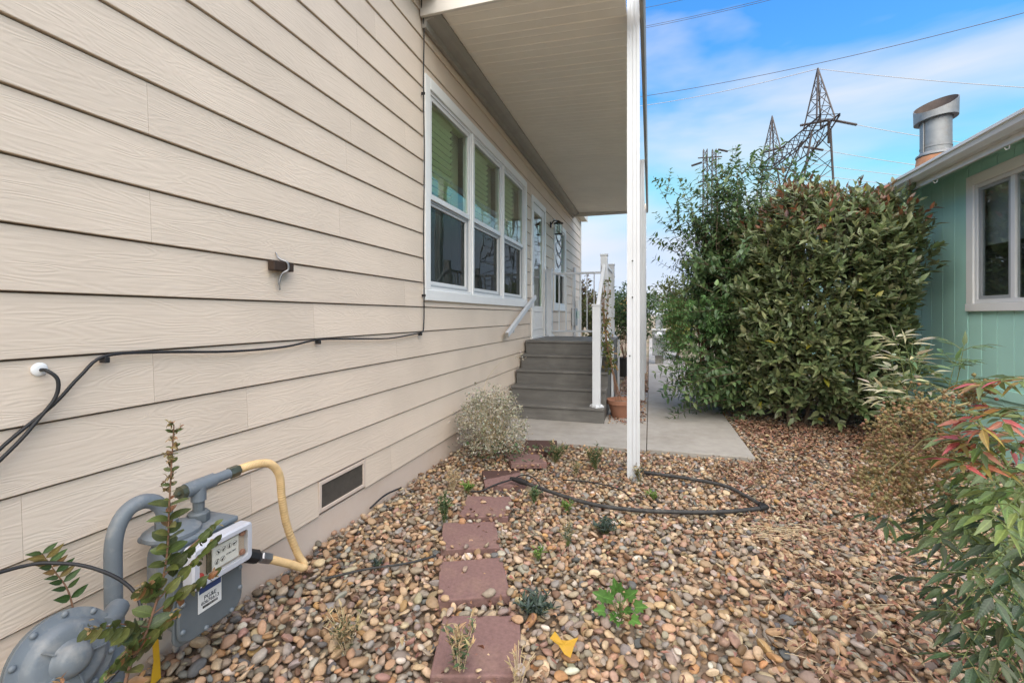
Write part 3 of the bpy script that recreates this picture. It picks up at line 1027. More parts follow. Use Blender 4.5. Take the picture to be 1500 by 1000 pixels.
rails((-0.595, 5.423, 0.30), (-0.595, 6.252, 0.93), 1.0, 0.12, 6)

wr = thing('wall_handrail', (W, 6.0, 1.2), 'short sloping white handrail fixed to the siding beside the steps', 'handrail')
MB().bar((W + 0.085, 5.22, 1.02), (W + 0.085, 6.62, 1.53), 0.042, 0.062).build('rail', M_alu, wr, bevel=0.005)
MB().bar((W + 0.085, 5.205, 1.0146), (W + 0.085, 5.2185, 1.0195), 0.036, 0.056).build('end_plug', M_gutter_dark, wr)
for y in (5.5, 6.4):
    z = 1.02 + (y - 5.22) * 0.364
    MB().tube([(W + 0.012, y, z - 0.09), (W + 0.085, y, z - 0.08), (W + 0.085, y, z - 0.035)], 0.011, 8).build('bracket', M_alu, wr, smooth='auto')

# ================================================================== GREEN HOUSE
gh = thing('neighbouring_house', (3.0, 5, 0), 'green neighbouring house with grooved siding and white sliding window', 'house')
GX = 3.0
GY0, GY1 = 2.2, 10.2
gwin = (4.05, 5.585, 1.29, 2.60)
k = 0
y = GY0
while y < GY1 - 0.01:
    for (a, b, c, d) in cut([(y + 0.004, y + 0.1985, 0.60, 2.78)], [gwin]):
        if b - a > 0.02:
            MB().box(GX, GX + 0.02, a, b, c, d).build('siding_plank', M_green_siding, gh, bevel=0.002, seg=1)
    y += 0.2
m = MB()
for (a, b, c, d) in cut([(GY0, GY1, -0.05, 2.9)], [(gwin[0] + 0.06, gwin[1] - 0.06, gwin[2] + 0.06, gwin[3] - 0.06)]):
    m.box(GX + 0.0135, GX + 0.08, a, b, c, d)
m.build('wall_core', M_green_trim, gh)
MB().box(GX - 0.022, GX + 0.013, GY0, GY1, 0.505, 0.597).build('belt_trim', M_green_trim, gh, bevel=0.003)
MB().box(GX - 0.004, GX + 0.013, GY0, GY1, -0.05, 0.503).build('skirting', M_green_trim, gh)
MB().box(GX + 0.08, 9, GY1 - 0.1, GY1, -0.05, 2.9).build('end_wall', M_green_trim, gh)
MB().box(GX + 0.08, 9, GY0, GY0 + 0.1, -0.05, 2.9).build('end_wall', M_green_trim, gh)
gr = MB().prism([(2.70, 2.76), (2.70, 2.80), (7.0, 3.95), (9, 3.4), (9, 3.35), (7.0, 3.9)], 'y', GY0 - 0.4, GY1 + 0.25).build('roof', M_roof, gh)
MB().box(2.735, GX - 0.001, GY0 - 0.4, GY1 + 0.25, 2.715, 2.73).build('eave_soffit', M_green_trim, gr)
MB().box(2.712, 2.734, GY0 - 0.4, GY1 + 0.25, 2.60, 2.755).build('fascia', M_gutter, gr, bevel=0.003)
MB().prism([(2.711, 2.655), (2.66, 2.655), (2.625, 2.69), (2.615, 2.73), (2.60, 2.735), (2.60, 2.762), (2.61, 2.762), (2.62, 2.745), (2.66, 2.68), (2.711, 2.68)], 'y', GY0 - 0.4, GY1 + 0.25).build('gutter', M_gutter, gr, bevel=0.002)
for y in (4.6, 5.55, 6.4):
    MB().tube([(2.73, y, 2.60), (2.73, y, 2.575), (2.71, y, 2.565), (2.698, y, 2.58)], 0.0045, 6).build('hook', M_white, gr)
m = MB()
x0, x1 = GX + 0.9, GX + 0.081
m.box(x0, x0 + 0.02, gwin[0], gwin[1], gwin[2], gwin[3])
m.box(x1, x0, gwin[0] - 0.02, gwin[0], gwin[2], gwin[3])
m.box(x1, x0, gwin[1], gwin[1] + 0.02, gwin[2], gwin[3])
m.box(x1, x0, gwin[0], gwin[1], gwin[2] - 0.02, gwin[2])
m.box(x1, x0, gwin[0], gwin[1], gwin[3], gwin[3] + 0.02)
m.build('room_lining', M_gutter_dark, gh)
gw = empty('window', (GX, 4.8, 1.3), gh)
gw['label'] = 'white framed sliding window'
a, b, z0, z1 = gwin
ring(a, b, z0 + 0.075, z1, 0.10, 0.10, 0.0, 0.10, GX - 0.024, GX + 0.03).build('casing', M_white, gw, bevel=0.004)
MB().box(GX - 0.03, GX + 0.03, a - 0.004, b + 0.004, z0, z0 + 0.074).build('sill_casing', M_white, gw, bevel=0.004)
ring(a + 0.102, b - 0.102, z0 + 0.077, z1 - 0.102, 0.035, 0.035, 0.035, 0.035, GX - 0.012, GX + 0.05).build('unit_frame', M_vinyl, gw, bevel=0.003)
ym = 5.01
MB().box(GX - 0.006, GX + 0.03, ym - 0.025, ym + 0.025, z0 + 0.113, z1 - 0.138).build('meeting_stile', M_vinyl, gw, bevel=0.003)
ring(ym + 0.027, b - 0.139, z0 + 0.114, z1 - 0.139, 0.03, 0.035, 0.03, 0.03, GX + 0.0, GX + 0.03).build('screen_frame', M_gray_box, gw)
M_glass_n = glass_mat('neighbour_window_glass', (0.8, 0.85, 0.85), 2.4, 0.0, 1.5)
MB().box(GX + 0.10, GX + 0.106, gwin[0] + 0.03, gwin[1] - 0.03, 1.92, gwin[3] - 0.03).build('window_shade', M_paper, gw)
MB().box(GX + 0.012, GX + 0.016, ym + 0.058, b - 0.175, z0 + 0.145, z1 - 0.17).build('pane', M_glass_n, gw)
MB().box(GX + 0.012, GX + 0.016, a + 0.138, ym - 0.026, z0 + 0.113, z1 - 0.138).build('pane', M_glass_n, gw)

fl = thing('flue_pipe', (3.6, 7.45, 3.0), 'round galvanised flue pipe with slanted cap on the green house roof', 'flue')
fc = Vector((3.6, 7.35, 0))
MB().lathe([(0.26, 2.92), (0.215, 3.16), (0.195, 3.33), (0.175, 3.335)], fc, n=28).build('boot', M_flue_rust, fl, smooth='auto')
MB().lathe([(0.178, 3.335), (0.205, 3.34), (0.203, 3.36), (0.168, 3.39), (0.168, 3.395)], fc, n=28).build('storm_collar', M_galv, fl, smooth='auto')
MB().lathe([(0.16, 3.2), (0.16, 3.44), (0.165, 3.445), (0.165, 3.46), (0.16, 3.465), (0.16, 3.86), (0.15, 3.86)], fc, n=28).build('pipe', M_galv, fl, smooth='auto')
MB().box(3.6 - 0.166, 3.6 - 0.155, 7.29, 7.33, 3.32, 3.86).build('seam', M_galv, fl)
cap = MB()
fd, rt = Vector((0.44, 0.90, 0)), Vector((0.90, -0.44, 0))
rings = []
for rad, kind in ((0.17, 'b'), (0.222, 'b'), (0.226, 't'), (0.216, 't'), (0.214, 'i'), (0.02, 'i')):
    rg = []
    for q in range(36):
        a2 = 2 * math.pi * q / 36
        f_, r_ = math.cos(a2), math.sin(a2)
        z = {'b': 3.81 + 0.025 * r_, 't': 4.03 + 0.135 * f_ + 0.045 * r_, 'i': 3.845 + 0.025 * r_}[kind]
        rg.append(Vector((3.6, 7.35, z)) + (fd * f_ + rt * r_) * rad)
    rings.append(rg)
cap.add([p for rg in rings for p in rg], [(i * 36 + q, i * 36 + (q + 1) % 36, (i + 1) * 36 + (q + 1) % 36, (i + 1) * 36 + q) for i in range(3) for q in range(36)])
capo = cap.build('cap', M_galv, fl, smooth='auto')
ci_ = MB()
ci_.add([p for rg in rings[3:] for p in rg], [(i * 36 + q, i * 36 + (q + 1) % 36, (i + 1) * 36 + (q + 1) % 36, (i + 1) * 36 + q) for i in range(2) for q in range(36)] + [tuple(2 * 36 + q for q in range(36))])
ci_.build('cap_inside', M_flue_inside, capo, smooth='auto')
# ================================================================== THINGS ON THE WALL
# ---- coaxial cables
def wall(y, z, d=0.03):
    return (W + d, y, z)
cab = thing('cable', (W, 1.0, 1.1), 'black cable clipped along the siding and up beside the wide window', 'cable')
pts = [wall(0.30, 0.50, 0.05), wall(0.62, 0.73, 0.04), wall(0.793, 0.895), wall(0.90, 0.985), wall(0.965, 1.06), wall(1.035, 1.118), wall(1.2, 1.118), wall(1.5, 1.098), wall(1.8, 1.098), wall(2.032, 1.121), wall(2.3, 1.112), wall(2.7, 1.095), wall(3.0, 1.106), wall(3.17, 1.120), wall(3.215, 1.16), wall(3.222, 1.4), wall(3.215, 1.9), wall(3.226, 2.5), wall(3.212, 3.05), wall(3.22, 3.5), wall(3.18, 3.66), wall(3.20, 3.80)]
MB().tube(smooth_path(pts, 5), 0.0052, 7).build('wire', M_black, cab, smooth=True)
for y, z in ((1.035, 1.118), (2.032, 1.119), (3.165, 1.118), (3.222, 1.42), (3.212, 3.0)):
    MB().box(W + 0.012, W + 0.042, y - 0.007, y + 0.007, z - 0.022, z - 0.003).build('clip', M_black, cab, bevel=0.002)
cab2 = thing('cable', (W, 0.88, 1.09), 'short black cable leaving a round white wall bushing', 'cable')
MB().tube(smooth_path([wall(0.878, 1.09, 0.0), wall(0.883, 1.088, 0.035), wall(0.90, 1.06, 0.05), wall(0.895, 1.01, 0.05), wall(0.86, 0.955, 0.045), wall(0.79, 0.872, 0.045), wall(0.6, 0.70, 0.05), wall(0.28, 0.46, 0.05)], 6), 0.0052, 7).build('wire', M_black, cab2, smooth=True)
MB().lathe([(0.020, 0.0), (0.020, 0.003), (0.016, 0.006), (0.008, 0.007)], wall(0.878, 1.092, 0.008), (1, 0, 0), 20).build('bushing', M_white, cab2, smooth='auto')

br = thing('wall_clamp', (W, 1.77, 1.47), 'small dark wooden block with a bent metal strap on the siding', 'bracket')
MB().box(W + 0.011, W + 0.05, 1.712, 1.835, 1.463, 1.508).build('block', M_block, br, bevel=0.004)
MB().tube(smooth_path([wall(1.755, 1.552, 0.014), wall(1.765, 1.52, 0.03), wall(1.785, 1.505, 0.055), wall(1.79, 1.47, 0.056), wall(1.77, 1.45, 0.04), wall(1.762, 1.41, 0.03), wall(1.766, 1.372, 0.03)], 5), [0.003] * 4 + [0.006] * 23 + [0.004] * 4, 6).build('strap', M_steel, br, smooth=True)

# ---- lantern beside the door
lm = thing('wall_lantern', (W, 8.05, 2.8), 'small dark bronze lantern on the wall beside the door', 'wall lamp')
lc = Vector((W + 0.16, 8.05, 2.80))
MB().lathe([(0.055, 0), (0.055, 0.012), (0.04, 0.02)], (W + 0.012, 8.05, 2.88), (1, 0, 0), 16).build('back_plate', M_lamp_metal, lm, smooth='auto')
MB().tube(smooth_path([(W + 0.02, 8.05, 2.88), (W + 0.08, 8.05, 2.95), (W + 0.16, 8.05, 2.945)], 5), 0.010, 7).build('arm', M_lamp_metal, lm, smooth=True)
MB().lathe([(0.012, 0.15), (0.03, 0.135), (0.085, 0.105), (0.09, 0.095), (0.012, 0.094)], lc, n=16).build('hood', M_lamp_metal, lm, smooth='auto')
MB().lathe([(0.05, 0.093), (0.055, 0.05), (0.05, -0.07), (0.03, -0.095)], lc, n=16).build('glass_shade', M_glass, lm, smooth='auto')
MB().lathe([(0.016, 0.09), (0.016, 0.03), (0.028, -0.01), (0.02, -0.05), (0.005, -0.06)], lc, n=12).build('bulb', M_paper, lm, smooth='auto')
for q in range(4):
    a = q * math.pi / 2 + 0.5
    MB().tube([lc + Vector((0.066 * math.cos(a), 0.066 * math.sin(a), 0.1)), lc + Vector((0.066 * math.cos(a), 0.066 * math.sin(a), -0.09))], 0.004, 5).build('cage_bar', M_lamp_metal, lm)
MB().lathe([(0.072, -0.084), (0.072, -0.098), (0.02, -0.105)], lc, n=16).build('base_ring', M_lamp_metal, lm, smooth='auto')

# ---- electrical gear at the far end of the wall
eb = thing('electric_panel', (W, 10.8, 1.0), 'grey electric meter box with conduit at the far end of the siding', 'meter box')
MB().box(W + 0.016, W + 0.11, 10.30, 10.62, 1.02, 1.42).build('meter_box', M_gray_box, eb, bevel=0.008)
MB().lathe([(0.09, 0), (0.088, 0.06), (0.07, 0.075)], (W + 0.11, 10.46, 1.27), (1, 0, 0), 20).build('dial', M_glass, eb, smooth='auto')
MB().tube([(W + 0.06, 10.46, 1.015), (W + 0.06, 10.46, 0.02)], 0.028, 10).build('conduit', M_gray_box, eb, smooth=True)
MB().tube([(W + 0.06, 10.46, 1.43), (W + 0.06, 10.46, 2.35)], 0.028, 10).build('conduit', M_alu, eb, smooth=True)
MB().box(W + 0.016, W + 0.09, 10.95, 11.2, 0.72, 1.62).build('breaker_box', M_vinyl, eb, bevel=0.006)

# ================================================================== GAS METER
gm = thing('gas_meter', (-1.55, 1.22, 0), 'grey gas meter with dial window standing against the siding', 'gas meter')
FX = -1.475                    # front plate
def rrect(y0, y1, z0, z1, r, n=4):
    out = []
    for cy, cz, a0 in ((y1 - r, z1 - r, 0), (y0 + r, z1 - r, 90), (y0 + r, z0 + r, 180), (y1 - r, z0 + r, 270)):
        for k in range(n + 1):
            a = R(a0 + 90 * k / n)
            out.append((cy + r * math.cos(a), cz + r * math.sin(a)))
    return out
# body casing: tapered front tub and the round rear chamber
bd = MB()
p0 = rrect(1.128, 1.325, 0.185, 0.47, 0.05)
p1 = rrect(1.112, 1.34, 0.17, 0.475, 0.05)
n = len(p0)
bd.add([(FX - 0.175, y, z) for y, z in p0] + [(FX - 0.02, y, z) for y, z in p1], [tuple(range(n)), tuple(range(n, 2 * n))[::-1]] + [(i, n + i, n + (i + 1) % n, (i + 1) % n) for i in range(n)])
bd.build('casing', M_meter, gm, smooth='auto', bevel=0.006)
MB().prism(rrect(1.098, 1.352, 0.155, 0.478, 0.035), 'x', FX - 0.019, FX - 0.008).build('flange', M_meter_dark, gm, smooth='auto', bevel=0.003)
fp = MB().prism(rrect(1.103, 1.347, 0.160, 0.35, 0.05), 'x', FX - 0.007, FX + 0.006).build('front_plate', M_meter_dark, gm, smooth='auto', bevel=0.006)
for y, z in ((1.118, 0.21), (1.118, 0.30), (1.30, 0.172), (1.20, 0.172), (1.335, 0.235), (1.335, 0.31)):
    MB().lathe([(0.0085, 0), (0.0085, 0.004), (0.006, 0.007), (0.002, 0.008)], (FX + 0.006, y, z), (1, 0, 0), 10).build('bolt', M_meter, fp, smooth='auto')
MB().box(FX - 0.19, FX - 0.0075, 1.106, 1.346, 0.4765, 0.4995).build('top_cover', M_meter, gm, bevel=0.009, seg=3)
MB().lathe([(0.085, 0), (0.085, 0.012), (0.07, 0.022), (0.045, 0.026)], (FX - 0.105, 1.165, 0.5005), (0, 0, 1), 28).build('top_boss', M_meter, gm, smooth='auto')
# index box with its window
ix = empty('index_box', (FX, 1.23, 0.41), gm)
pr_o = rrect(1.118, 1.352, 0.343, 0.483, 0.016)
pr_i = rrect(1.140, 1.330, 0.366, 0.463, 0.012)
n = len(pr_o)
b1 = MB()
x0, x1, x2 = FX + 0.007, FX + 0.045, FX + 0.052
pr_f = rrect(1.124, 1.346, 0.349, 0.477, 0.014)
rs = [(x0, pr_o), (x1, pr_o), (x2, pr_f), (x2, pr_i), (x1 - 0.012, pr_i)]
b1.add([(x, y, z) for x, pr in rs for y, z in pr], [(i * n + q, i * n + (q + 1) % n, (i + 1) * n + (q + 1) % n, (i + 1) * n + q) for i in range(4) for q in range(n)] + [tuple(range(n))[::-1]])
b1.build('housing', M_pale_plastic, ix, smooth='auto')
MB().box(x1 - 0.0125, x1 - 0.0115, 1.141, 1.329, 0.367, 0.462).build('index_tray', pbr('beige_index_tray', (0.50, 0.41, 0.34), 0.5), ix)
MB().box(x1 - 0.009, x1 - 0.006, 1.196, 1.300, 0.376, 0.452).build('dial_face', M_paper, ix)
dm = MB()
for q in range(4):
    dm.lathe([(0.0072, 0), (0.0072, 0.0004)], (x1 - 0.0058, 1.218 + q * 0.022, 0.430), (1, 0, 0), 10)
for q in range(2):
    dm.lathe([(0.0072, 0), (0.0072, 0.0004)], (x1 - 0.0058, 1.214 + q * 0.022, 0.398), (1, 0, 0), 10)
hand = MB()
for q, (y, z, a) in enumerate(((1.218, 0.430, 2.2), (1.240, 0.430, 0.7), (1.262, 0.430, 1.4), (1.284, 0.430, 0.3), (1.214, 0.398, 1.1), (1.236, 0.398, 0.8))):
    dv = Vector((0, math.cos(a), math.sin(a)))
    pv = Vector((0, -dv.z, dv.y))
    cc = Vector((x1 - 0.0048, y, z))
    hand.add([cc - dv * 0.006 + pv * 0.0035, cc - dv * 0.006 - pv * 0.0035, cc + dv * 0.011], [(0, 1, 2)])
hand.build('dial_hands', M_ink, ix)
rg = MB()
for q, (y, z) in enumerate([(1.218 + k * 0.022, 0.430) for k in range(4)] + [(1.214, 0.398), (1.236, 0.398)]):
    rg.tube([(x1 - 0.0052, y + 0.0088 * math.cos(t * math.pi / 6), z + 0.0088 * math.sin(t * math.pi / 6)) for t in range(13)], 0.0004, 4)
rg.build('dial_rings', M_ink, ix)
text('CUBIC FEET', M_ink, 'dial_text', ix, (x1 - 0.0055, 1.270, 0.405), (0, 1, 0), (0, 0, 1), 0.0075)
for y, z, mt in ((1.155, 0.452, M_red), (1.155, 0.378, M_red), (1.318, 0.450, M_rust), (1.318, 0.38, M_rust)):
    MB().lathe([(0.0105, 0), (0.0105, 0.007), (0.007, 0.011), (0.002, 0.011)], (x1 - 0.011, y, z), (1, 0, 0), 14).build('seal_cap', mt, ix, smooth='auto')
MB().box(x1 - 0.009, x1 - 0.004, 1.176, 1.192, 0.376, 0.452).build('gear_rack', M_brass, ix)
MB().box(x2 - 0.005, x2 - 0.003, 1.1405, 1.3295, 0.3665, 0.4625).build('cover_glass', M_glass_index, ix)
# number plate
pl = MB().box(FX + 0.0065, FX + 0.0085, 1.170, 1.258, 0.235, 0.330).build('number_plate', M_paper, gm, bevel=0.001)
MB().box(FX + 0.0087, FX + 0.0092, 1.173, 1.255, 0.300, 0.328).build('blue_band', M_blue, pl)
text('PG&E', M_ink, 'plate_text', pl, (FX + 0.009, 1.214, 0.280), (0, 1, 0), (0, 0, 1), 0.020)
text('60676613', M_ink, 'plate_text', pl, (FX + 0.009, 1.214, 0.264), (0, 1, 0), (0, 0, 1), 0.017)
bc = MB()
yb = 1.186
while yb < 1.242:
    wd = random.choice((0.0008, 0.0012, 0.002))
    bc.box(FX + 0.0087, FX + 0.0091, yb, yb + wd, 0.246, 0.2545)
    yb += wd + random.choice((0.0006, 0.001))
bc.build('barcode', M_ink, pl)
# outlet riser, tee and union
MB().lathe([(0.034, 0), (0.036, 0.006), (0.036, 0.03), (0.03, 0.036), (0.019, 0.037), (0.019, 0.085)], (-1.58, 1.262, 0.500), (0, 0, 1), 8).build('union_nut', M_meter_dark, gm, smooth='auto')
te = MB()
te.tube([(-1.58, 1.262, 0.575), (-1.58, 1.262, 0.625)], 0.025, 14)
te.tube([(-1.585, 1.215, 0.625), (-1.578, 1.32, 0.630)], 0.026, 14)
te.tube([(-1.580, 1.30, 0.629), (-1.572, 1.385, 0.634)], 0.0195, 14)
te.build('tee', M_meter, gm, smooth='auto')
MB().lathe([(0.024, 0), (0.024, 0.02), (0.012, 0.021), (0.012, 0.034), (0.009, 0.036)], (-1.586, 1.216, 0.625), (-0.02, -1, -0.02), 8).build('plug', M_brass, gm, smooth='auto')
MB().lathe([(0.0225, 0), (0.0225, 0.04), (0.019, 0.044)], (-1.572, 1.38, 0.634), (0.05, 1, 0.03), 6).build('hose_nut', M_brass, gm, smooth='auto')
# inlet pipe: gooseneck from the regulator up and over into the meter
MB().tube(smooth_path([(-1.60, 1.0, 0.26), (-1.60, 0.998, 0.40), (-1.60, 1.0, 0.55), (-1.60, 1.03, 0.62), (-1.595, 1.075, 0.640), (-1.59, 1.12, 0.62), (-1.585, 1.145, 0.57), (-1.58, 1.148, 0.50)], 6), 0.0235, 16).build('inlet_pipe', M_meter, gm, smooth=True)
MB().tube([(-1.60, 1.0, 0.30), (-1.60, 1.0, -0.05)], 0.026, 14).build('riser_pipe', M_meter, gm, smooth=True)
MB().lathe([(0.034, 0), (0.034, 0.028), (0.026, 0.03)], (-1.582, 1.148, 0.523), (0, 0, 1), 8).build('union_nut', M_meter_dark, gm, smooth='auto')

# ---- regulator
rg_ = thing('gas_regulator', (-1.5, 0.83, 0.2), 'round grey gas regulator with bolted rim beside the gas meter', 'regulator')
rc, ra = Vector((-1.525, 0.830, 0.318)), Vector((0.97, -0.02, 0.24)).normalized()
MB().lathe([(0.05, -0.10), (0.078, -0.05), (0.104, -0.018), (0.121, -0.012), (0.121, -0.002)], rc, ra, 40).build('back_casing', M_meter_dark, rg_, smooth='auto')
MB().lathe([(0.121, 0.0), (0.121, 0.008), (0.102, 0.011), (0.097, 0.013), (0.088, 0.030), (0.074, 0.037), (0.048, 0.036), (0.042, 0.042), (0.038, 0.058), (0.028, 0.066), (0.004, 0.068)], rc, ra, 48).build('diaphragm_cover', M_meter, rg_, smooth='auto')
s_ = ra.cross(Vector((0, 0, 1))).normalized(); q_ = ra.cross(s_)
for k in range(10):
    a = 2 * math.pi * k / 10 + 0.2
    pos = rc + (s_ * math.cos(a) + q_ * math.sin(a)) * 0.1115 + ra * 0.0095
    MB().lathe([(0.0088, 0), (0.0088, 0.002), (0.006, 0.0055), (0.002, 0.007)], pos, ra, 10).build('bolt', M_meter, rg_, smooth='auto')
for k in range(5):
    a = 2 * math.pi * k / 5 + 0.5
    dv = s_ * math.cos(a) + q_ * math.sin(a)
    MB().bar(rc + dv * 0.045 + ra * 0.040, rc + dv * 0.078 + ra * 0.038, 0.004, 0.007, ra).build('rib', M_meter, rg_)
MB().tube([rc + Vector((0.0, 0.10, 0.02)), rc + Vector((-0.05, 0.165, 0.03))], 0.03, 12).build('outlet', M_meter, rg_, smooth='auto')
MB().prism(rrect(0.83, 0.935, 0.09, 0.235, 0.02), 'x', -1.56, -1.50).build('body', M_meter, rg_, smooth='auto', bevel=0.006)
MB().tube([(-1.53, 0.88, 0.09), (-1.53, 0.88, -0.05)], 0.022, 12).build('inlet', M_meter, rg_, smooth=True)

# ---- yellow connector
yh = thing('gas_connector', (-1.6, 1.6, 0.05), 'yellow flexible gas connector looping from the meter to the gravel', 'hose')
hp = smooth_path([(-1.570, 1.418, 0.636), (-1.562, 1.49, 0.636), (-1.555, 1.565, 0.615), (-1.555, 1.615, 0.55), (-1.565, 1.64, 0.44), (-1.575, 1.68, 0.30), (-1.575, 1.745, 0.14), (-1.56, 1.772, 0.075), (-1.555, 1.75, 0.075), (-1.562, 1.69, 0.120), (-1.575, 1.62, 0.170), (-1.582, 1.575, 0.203)], 48)
rad = [0.0163 + 0.0011 * math.sin(i * 1.45) for i in range(len(hp))]
MB().tube(hp, rad, 12).build('hose', M_yellow_hose, yh, smooth=True)
MB().lathe([(0.024, 0), (0.024, 0.045), (0.019, 0.05)], hp[-1] + Vector((0.0, 0.012, -0.006)), (-0.2, -1, 0.6), 6).build('nut', M_steel, yh, smooth='auto')
MB().lathe([(0.028, 0), (0.028, 0.06), (0.02, 0.065)], hp[-1] + Vector((-0.012, -0.042, 0.026)), (-0.3, -1, 0.6), 8).build('coupling', M_black, yh, smooth='auto')

cab3 = thing('cable', (W, 0.8, 0.5), 'black cable drooping over the round gas regulator', 'cable')
MB().tube(smooth_path([(-1.69, 0.4, 0.58), (-1.66, 0.77, 0.565), (-1.60, 0.87, 0.545), (-1.53, 0.93, 0.50), (-1.47, 0.965, 0.44), (-1.415, 0.955, 0.385), (-1.37, 0.90, 0.325), (-1.375, 0.83, 0.275), (-1.39, 0.73, 0.235), (-1.42, 0.6, 0.20), (-1.45, 0.4, 0.15)], 6), 0.0050, 7).build('wire', M_black, cab3, smooth=True)
tagy = MB()
tagy.add([(-1.60, 1.11, 0.20), (-1.60, 1.13, 0.20), (-1.597, 1.135, 0.09), (-1.592, 1.135, 0.02), (-1.592, 1.10, 0.015), (-1.597, 1.115, 0.09)], [(0, 1, 2, 5), (5, 2, 3, 4)])
to = tagy.build('warning_tape', M_yellow_tag)
so = to.modifiers.new('thick', 'SOLIDIFY'); so.thickness = 0.002
tag(to, 'strip of yellow tape hanging under the gas meter', 'tape')

# ================================================================== STEPPING STONES
pav = [(-0.615, 1.602, 17, 0.315, 0.022, 0, 0, 'nearest red concrete stepping stone with a dry weed over it', 0),
       (-0.795, 1.989, 25, 0.315, 0.026, 0, 0, 'second red stepping stone from the front, one pebble lying on it', 0),
       (-0.968, 2.381, 23, 0.312, 0.022, 0, 1, 'third red stepping stone from the front with a sandy smear', 0),
       (-1.010, 2.770, 12, 0.305, 0.022, 1, -1, 'fourth red stepping stone, just before the black hose end', 0),
       (-1.065, 3.29, 25, 0.305, 0.022, 1.5, 2, 'half dark stained red stepping stone touching the black hose end', 1),
       (-1.01, 3.75, 25, 0.30, 0.035, -3, 3, 'tilted red stepping stone beside the dried pale shrub', 0),
       (-1.0, 4.17, 3, 0.30, 0.030, 4, -3, 'dark brown stained stepping stone against the concrete slab', 2)]
PAV = []
for x, y, a, sz, zt, tx, ty, lab, stain in pav:
    m = MB().box(-sz / 2, sz / 2, -sz / 2, sz / 2, -0.048, 0)
    o = m.build('stepping_stone', (M_paver, M_paver_stain, M_paver_dark)[stain], bevel=0.006)
    o.location = (x, y, zt)
    o.rotation_euler = (R(tx), R(ty), R(a))
    tag(o, lab, 'stepping stone', 'red stepping stones leading to the steps')
    PAV.append((x, y, R(a), sz))

# ================================================================== GRAVEL
gravel = tag(empty('gravel_bed', (0.6, 3, 0)), 'bed of mixed tan and grey river pebbles', kind='structure')
sb = MB()
sb.add([(W - 0.02, 0.2, -0.034), (3.1, 0.2, -0.034), (3.1, 4.42, -0.034), (W - 0.02, 4.42, -0.034)], [(0, 1, 2, 3)])
sb.add([(0.87, 4.425, -0.034), (3.1, 4.425, -0.034), (3.1, 9.5, -0.034), (0.87, 9.5, -0.034)], [(0, 1, 2, 3)])
sb.add([(-0.505, 5.32, -0.034), (-0.03, 5.32, -0.034), (-0.03, 12.5, -0.034), (-0.505, 12.5, -0.034)], [(0, 1, 2, 3)])
sb.build('soil', M_dirt, gravel)

def inside_paver(x, y, margin):
    r = np.zeros(len(x), bool)
    for px, py, a, sz in PAV:
        dx, dy = x - px, y - py
        lx = dx * math.cos(a) + dy * math.sin(a)
        ly = -dx * math.sin(a) + dy * math.cos(a)
        r |= (np.abs(lx) < sz / 2 + margin) & (np.abs(ly) < sz / 2 + margin)
    return r
def in_bed(x, y):
    a = (x > W + 0.02) & (x < 3.0) & (y > 0.35) & (y < 4.375)
    b = (x > 0.905) & (x < 2.98) & (y >= 4.375) & (y < 7.6)
    c = (x > -0.47) & (x < -0.05) & (y > 5.34) & (y < 11)
    return a | b | c
def poisson(n_try, xr, yr, rmin, rmax, zlo, keep=None, pack=0.92, margin=0.006):
    """dart throwing: big stones first, spacing by radius"""
    x = rng.uniform(*xr, n_try); y = rng.uniform(*yr, n_try)
    r = np.sort(rmin + (rmax - rmin) * rng.beta(1.35, 3.2, n_try))[::-1]
    ok = in_bed(x, y) & ~inside_paver(x, y, margin)
    if keep is not None:
        ok &= keep(x, y)
    x, y, r = x[ok], y[ok], r[ok]
    cell = rmax * 2
    grid = {}
    out = []
    for i in range(len(x)):
        gx, gy = int(x[i] // cell), int(y[i] // cell)
        good = True
        for ax_ in (gx - 1, gx, gx + 1):
            for ay_ in (gy - 1, gy, gy + 1):
                for j in grid.get((ax_, ay_), ()):
                    if (x[i] - x[j]) ** 2 + (y[i] - y[j]) ** 2 < (pack * (r[i] + r[j])) ** 2:
                        good = False
                        break
                if not good: break
            if not good: break
        if good:
            grid.setdefault((gx, gy), []).append(i)
            out.append(i)
    return x[out], y[out], r[out]
inview = lambda x, y: (lambda u, d: (u > -120) & (u < 1650) & (d > 1.25))(*(lambda t: (t[0], t[2]))(project(np.stack([x, y, x * 0], -1))))
x1, y1, r1 = poisson(190000, (W, 3.0), (0.35, 11), 0.0075, 0.029, 0, inview, pack=0.76)
x2, y2, r2 = poisson(50000, (W, 3.0), (0.35, 11), 0.009, 0.028, 0, inview, pack=1.0, margin=-0.012)
x = np.concatenate([x1, x2]); y = np.concatenate([y1, y2]); r = np.concatenate([r1, r2])
lay = np.concatenate([np.zeros(len(x1)), np.ones(len(x2))])
n = len(x)
print('pebbles', n, len(x1), len(x2))
pal = np.array([(.36, .245, .155), (.38, .225, .11), (.44, .335, .225), (.25, .215, .18), (.12, .12, .125), (.54, .49, .43), (.185, .11, .072), (.33, .21, .165), (.50, .395, .285), (.30, .245, .19), (.31, .285, .26)])
wts = np.array([.21, .035, .15, .15, .035, .025, .06, .06, .05, .16, .07])
ci = rng.choice(len(pal), n, p=wts / wts.sum())
cols = jitter_col(pal[ci], n, 0.16, 0.035) * np.array([0.96, 0.93, 0.89])
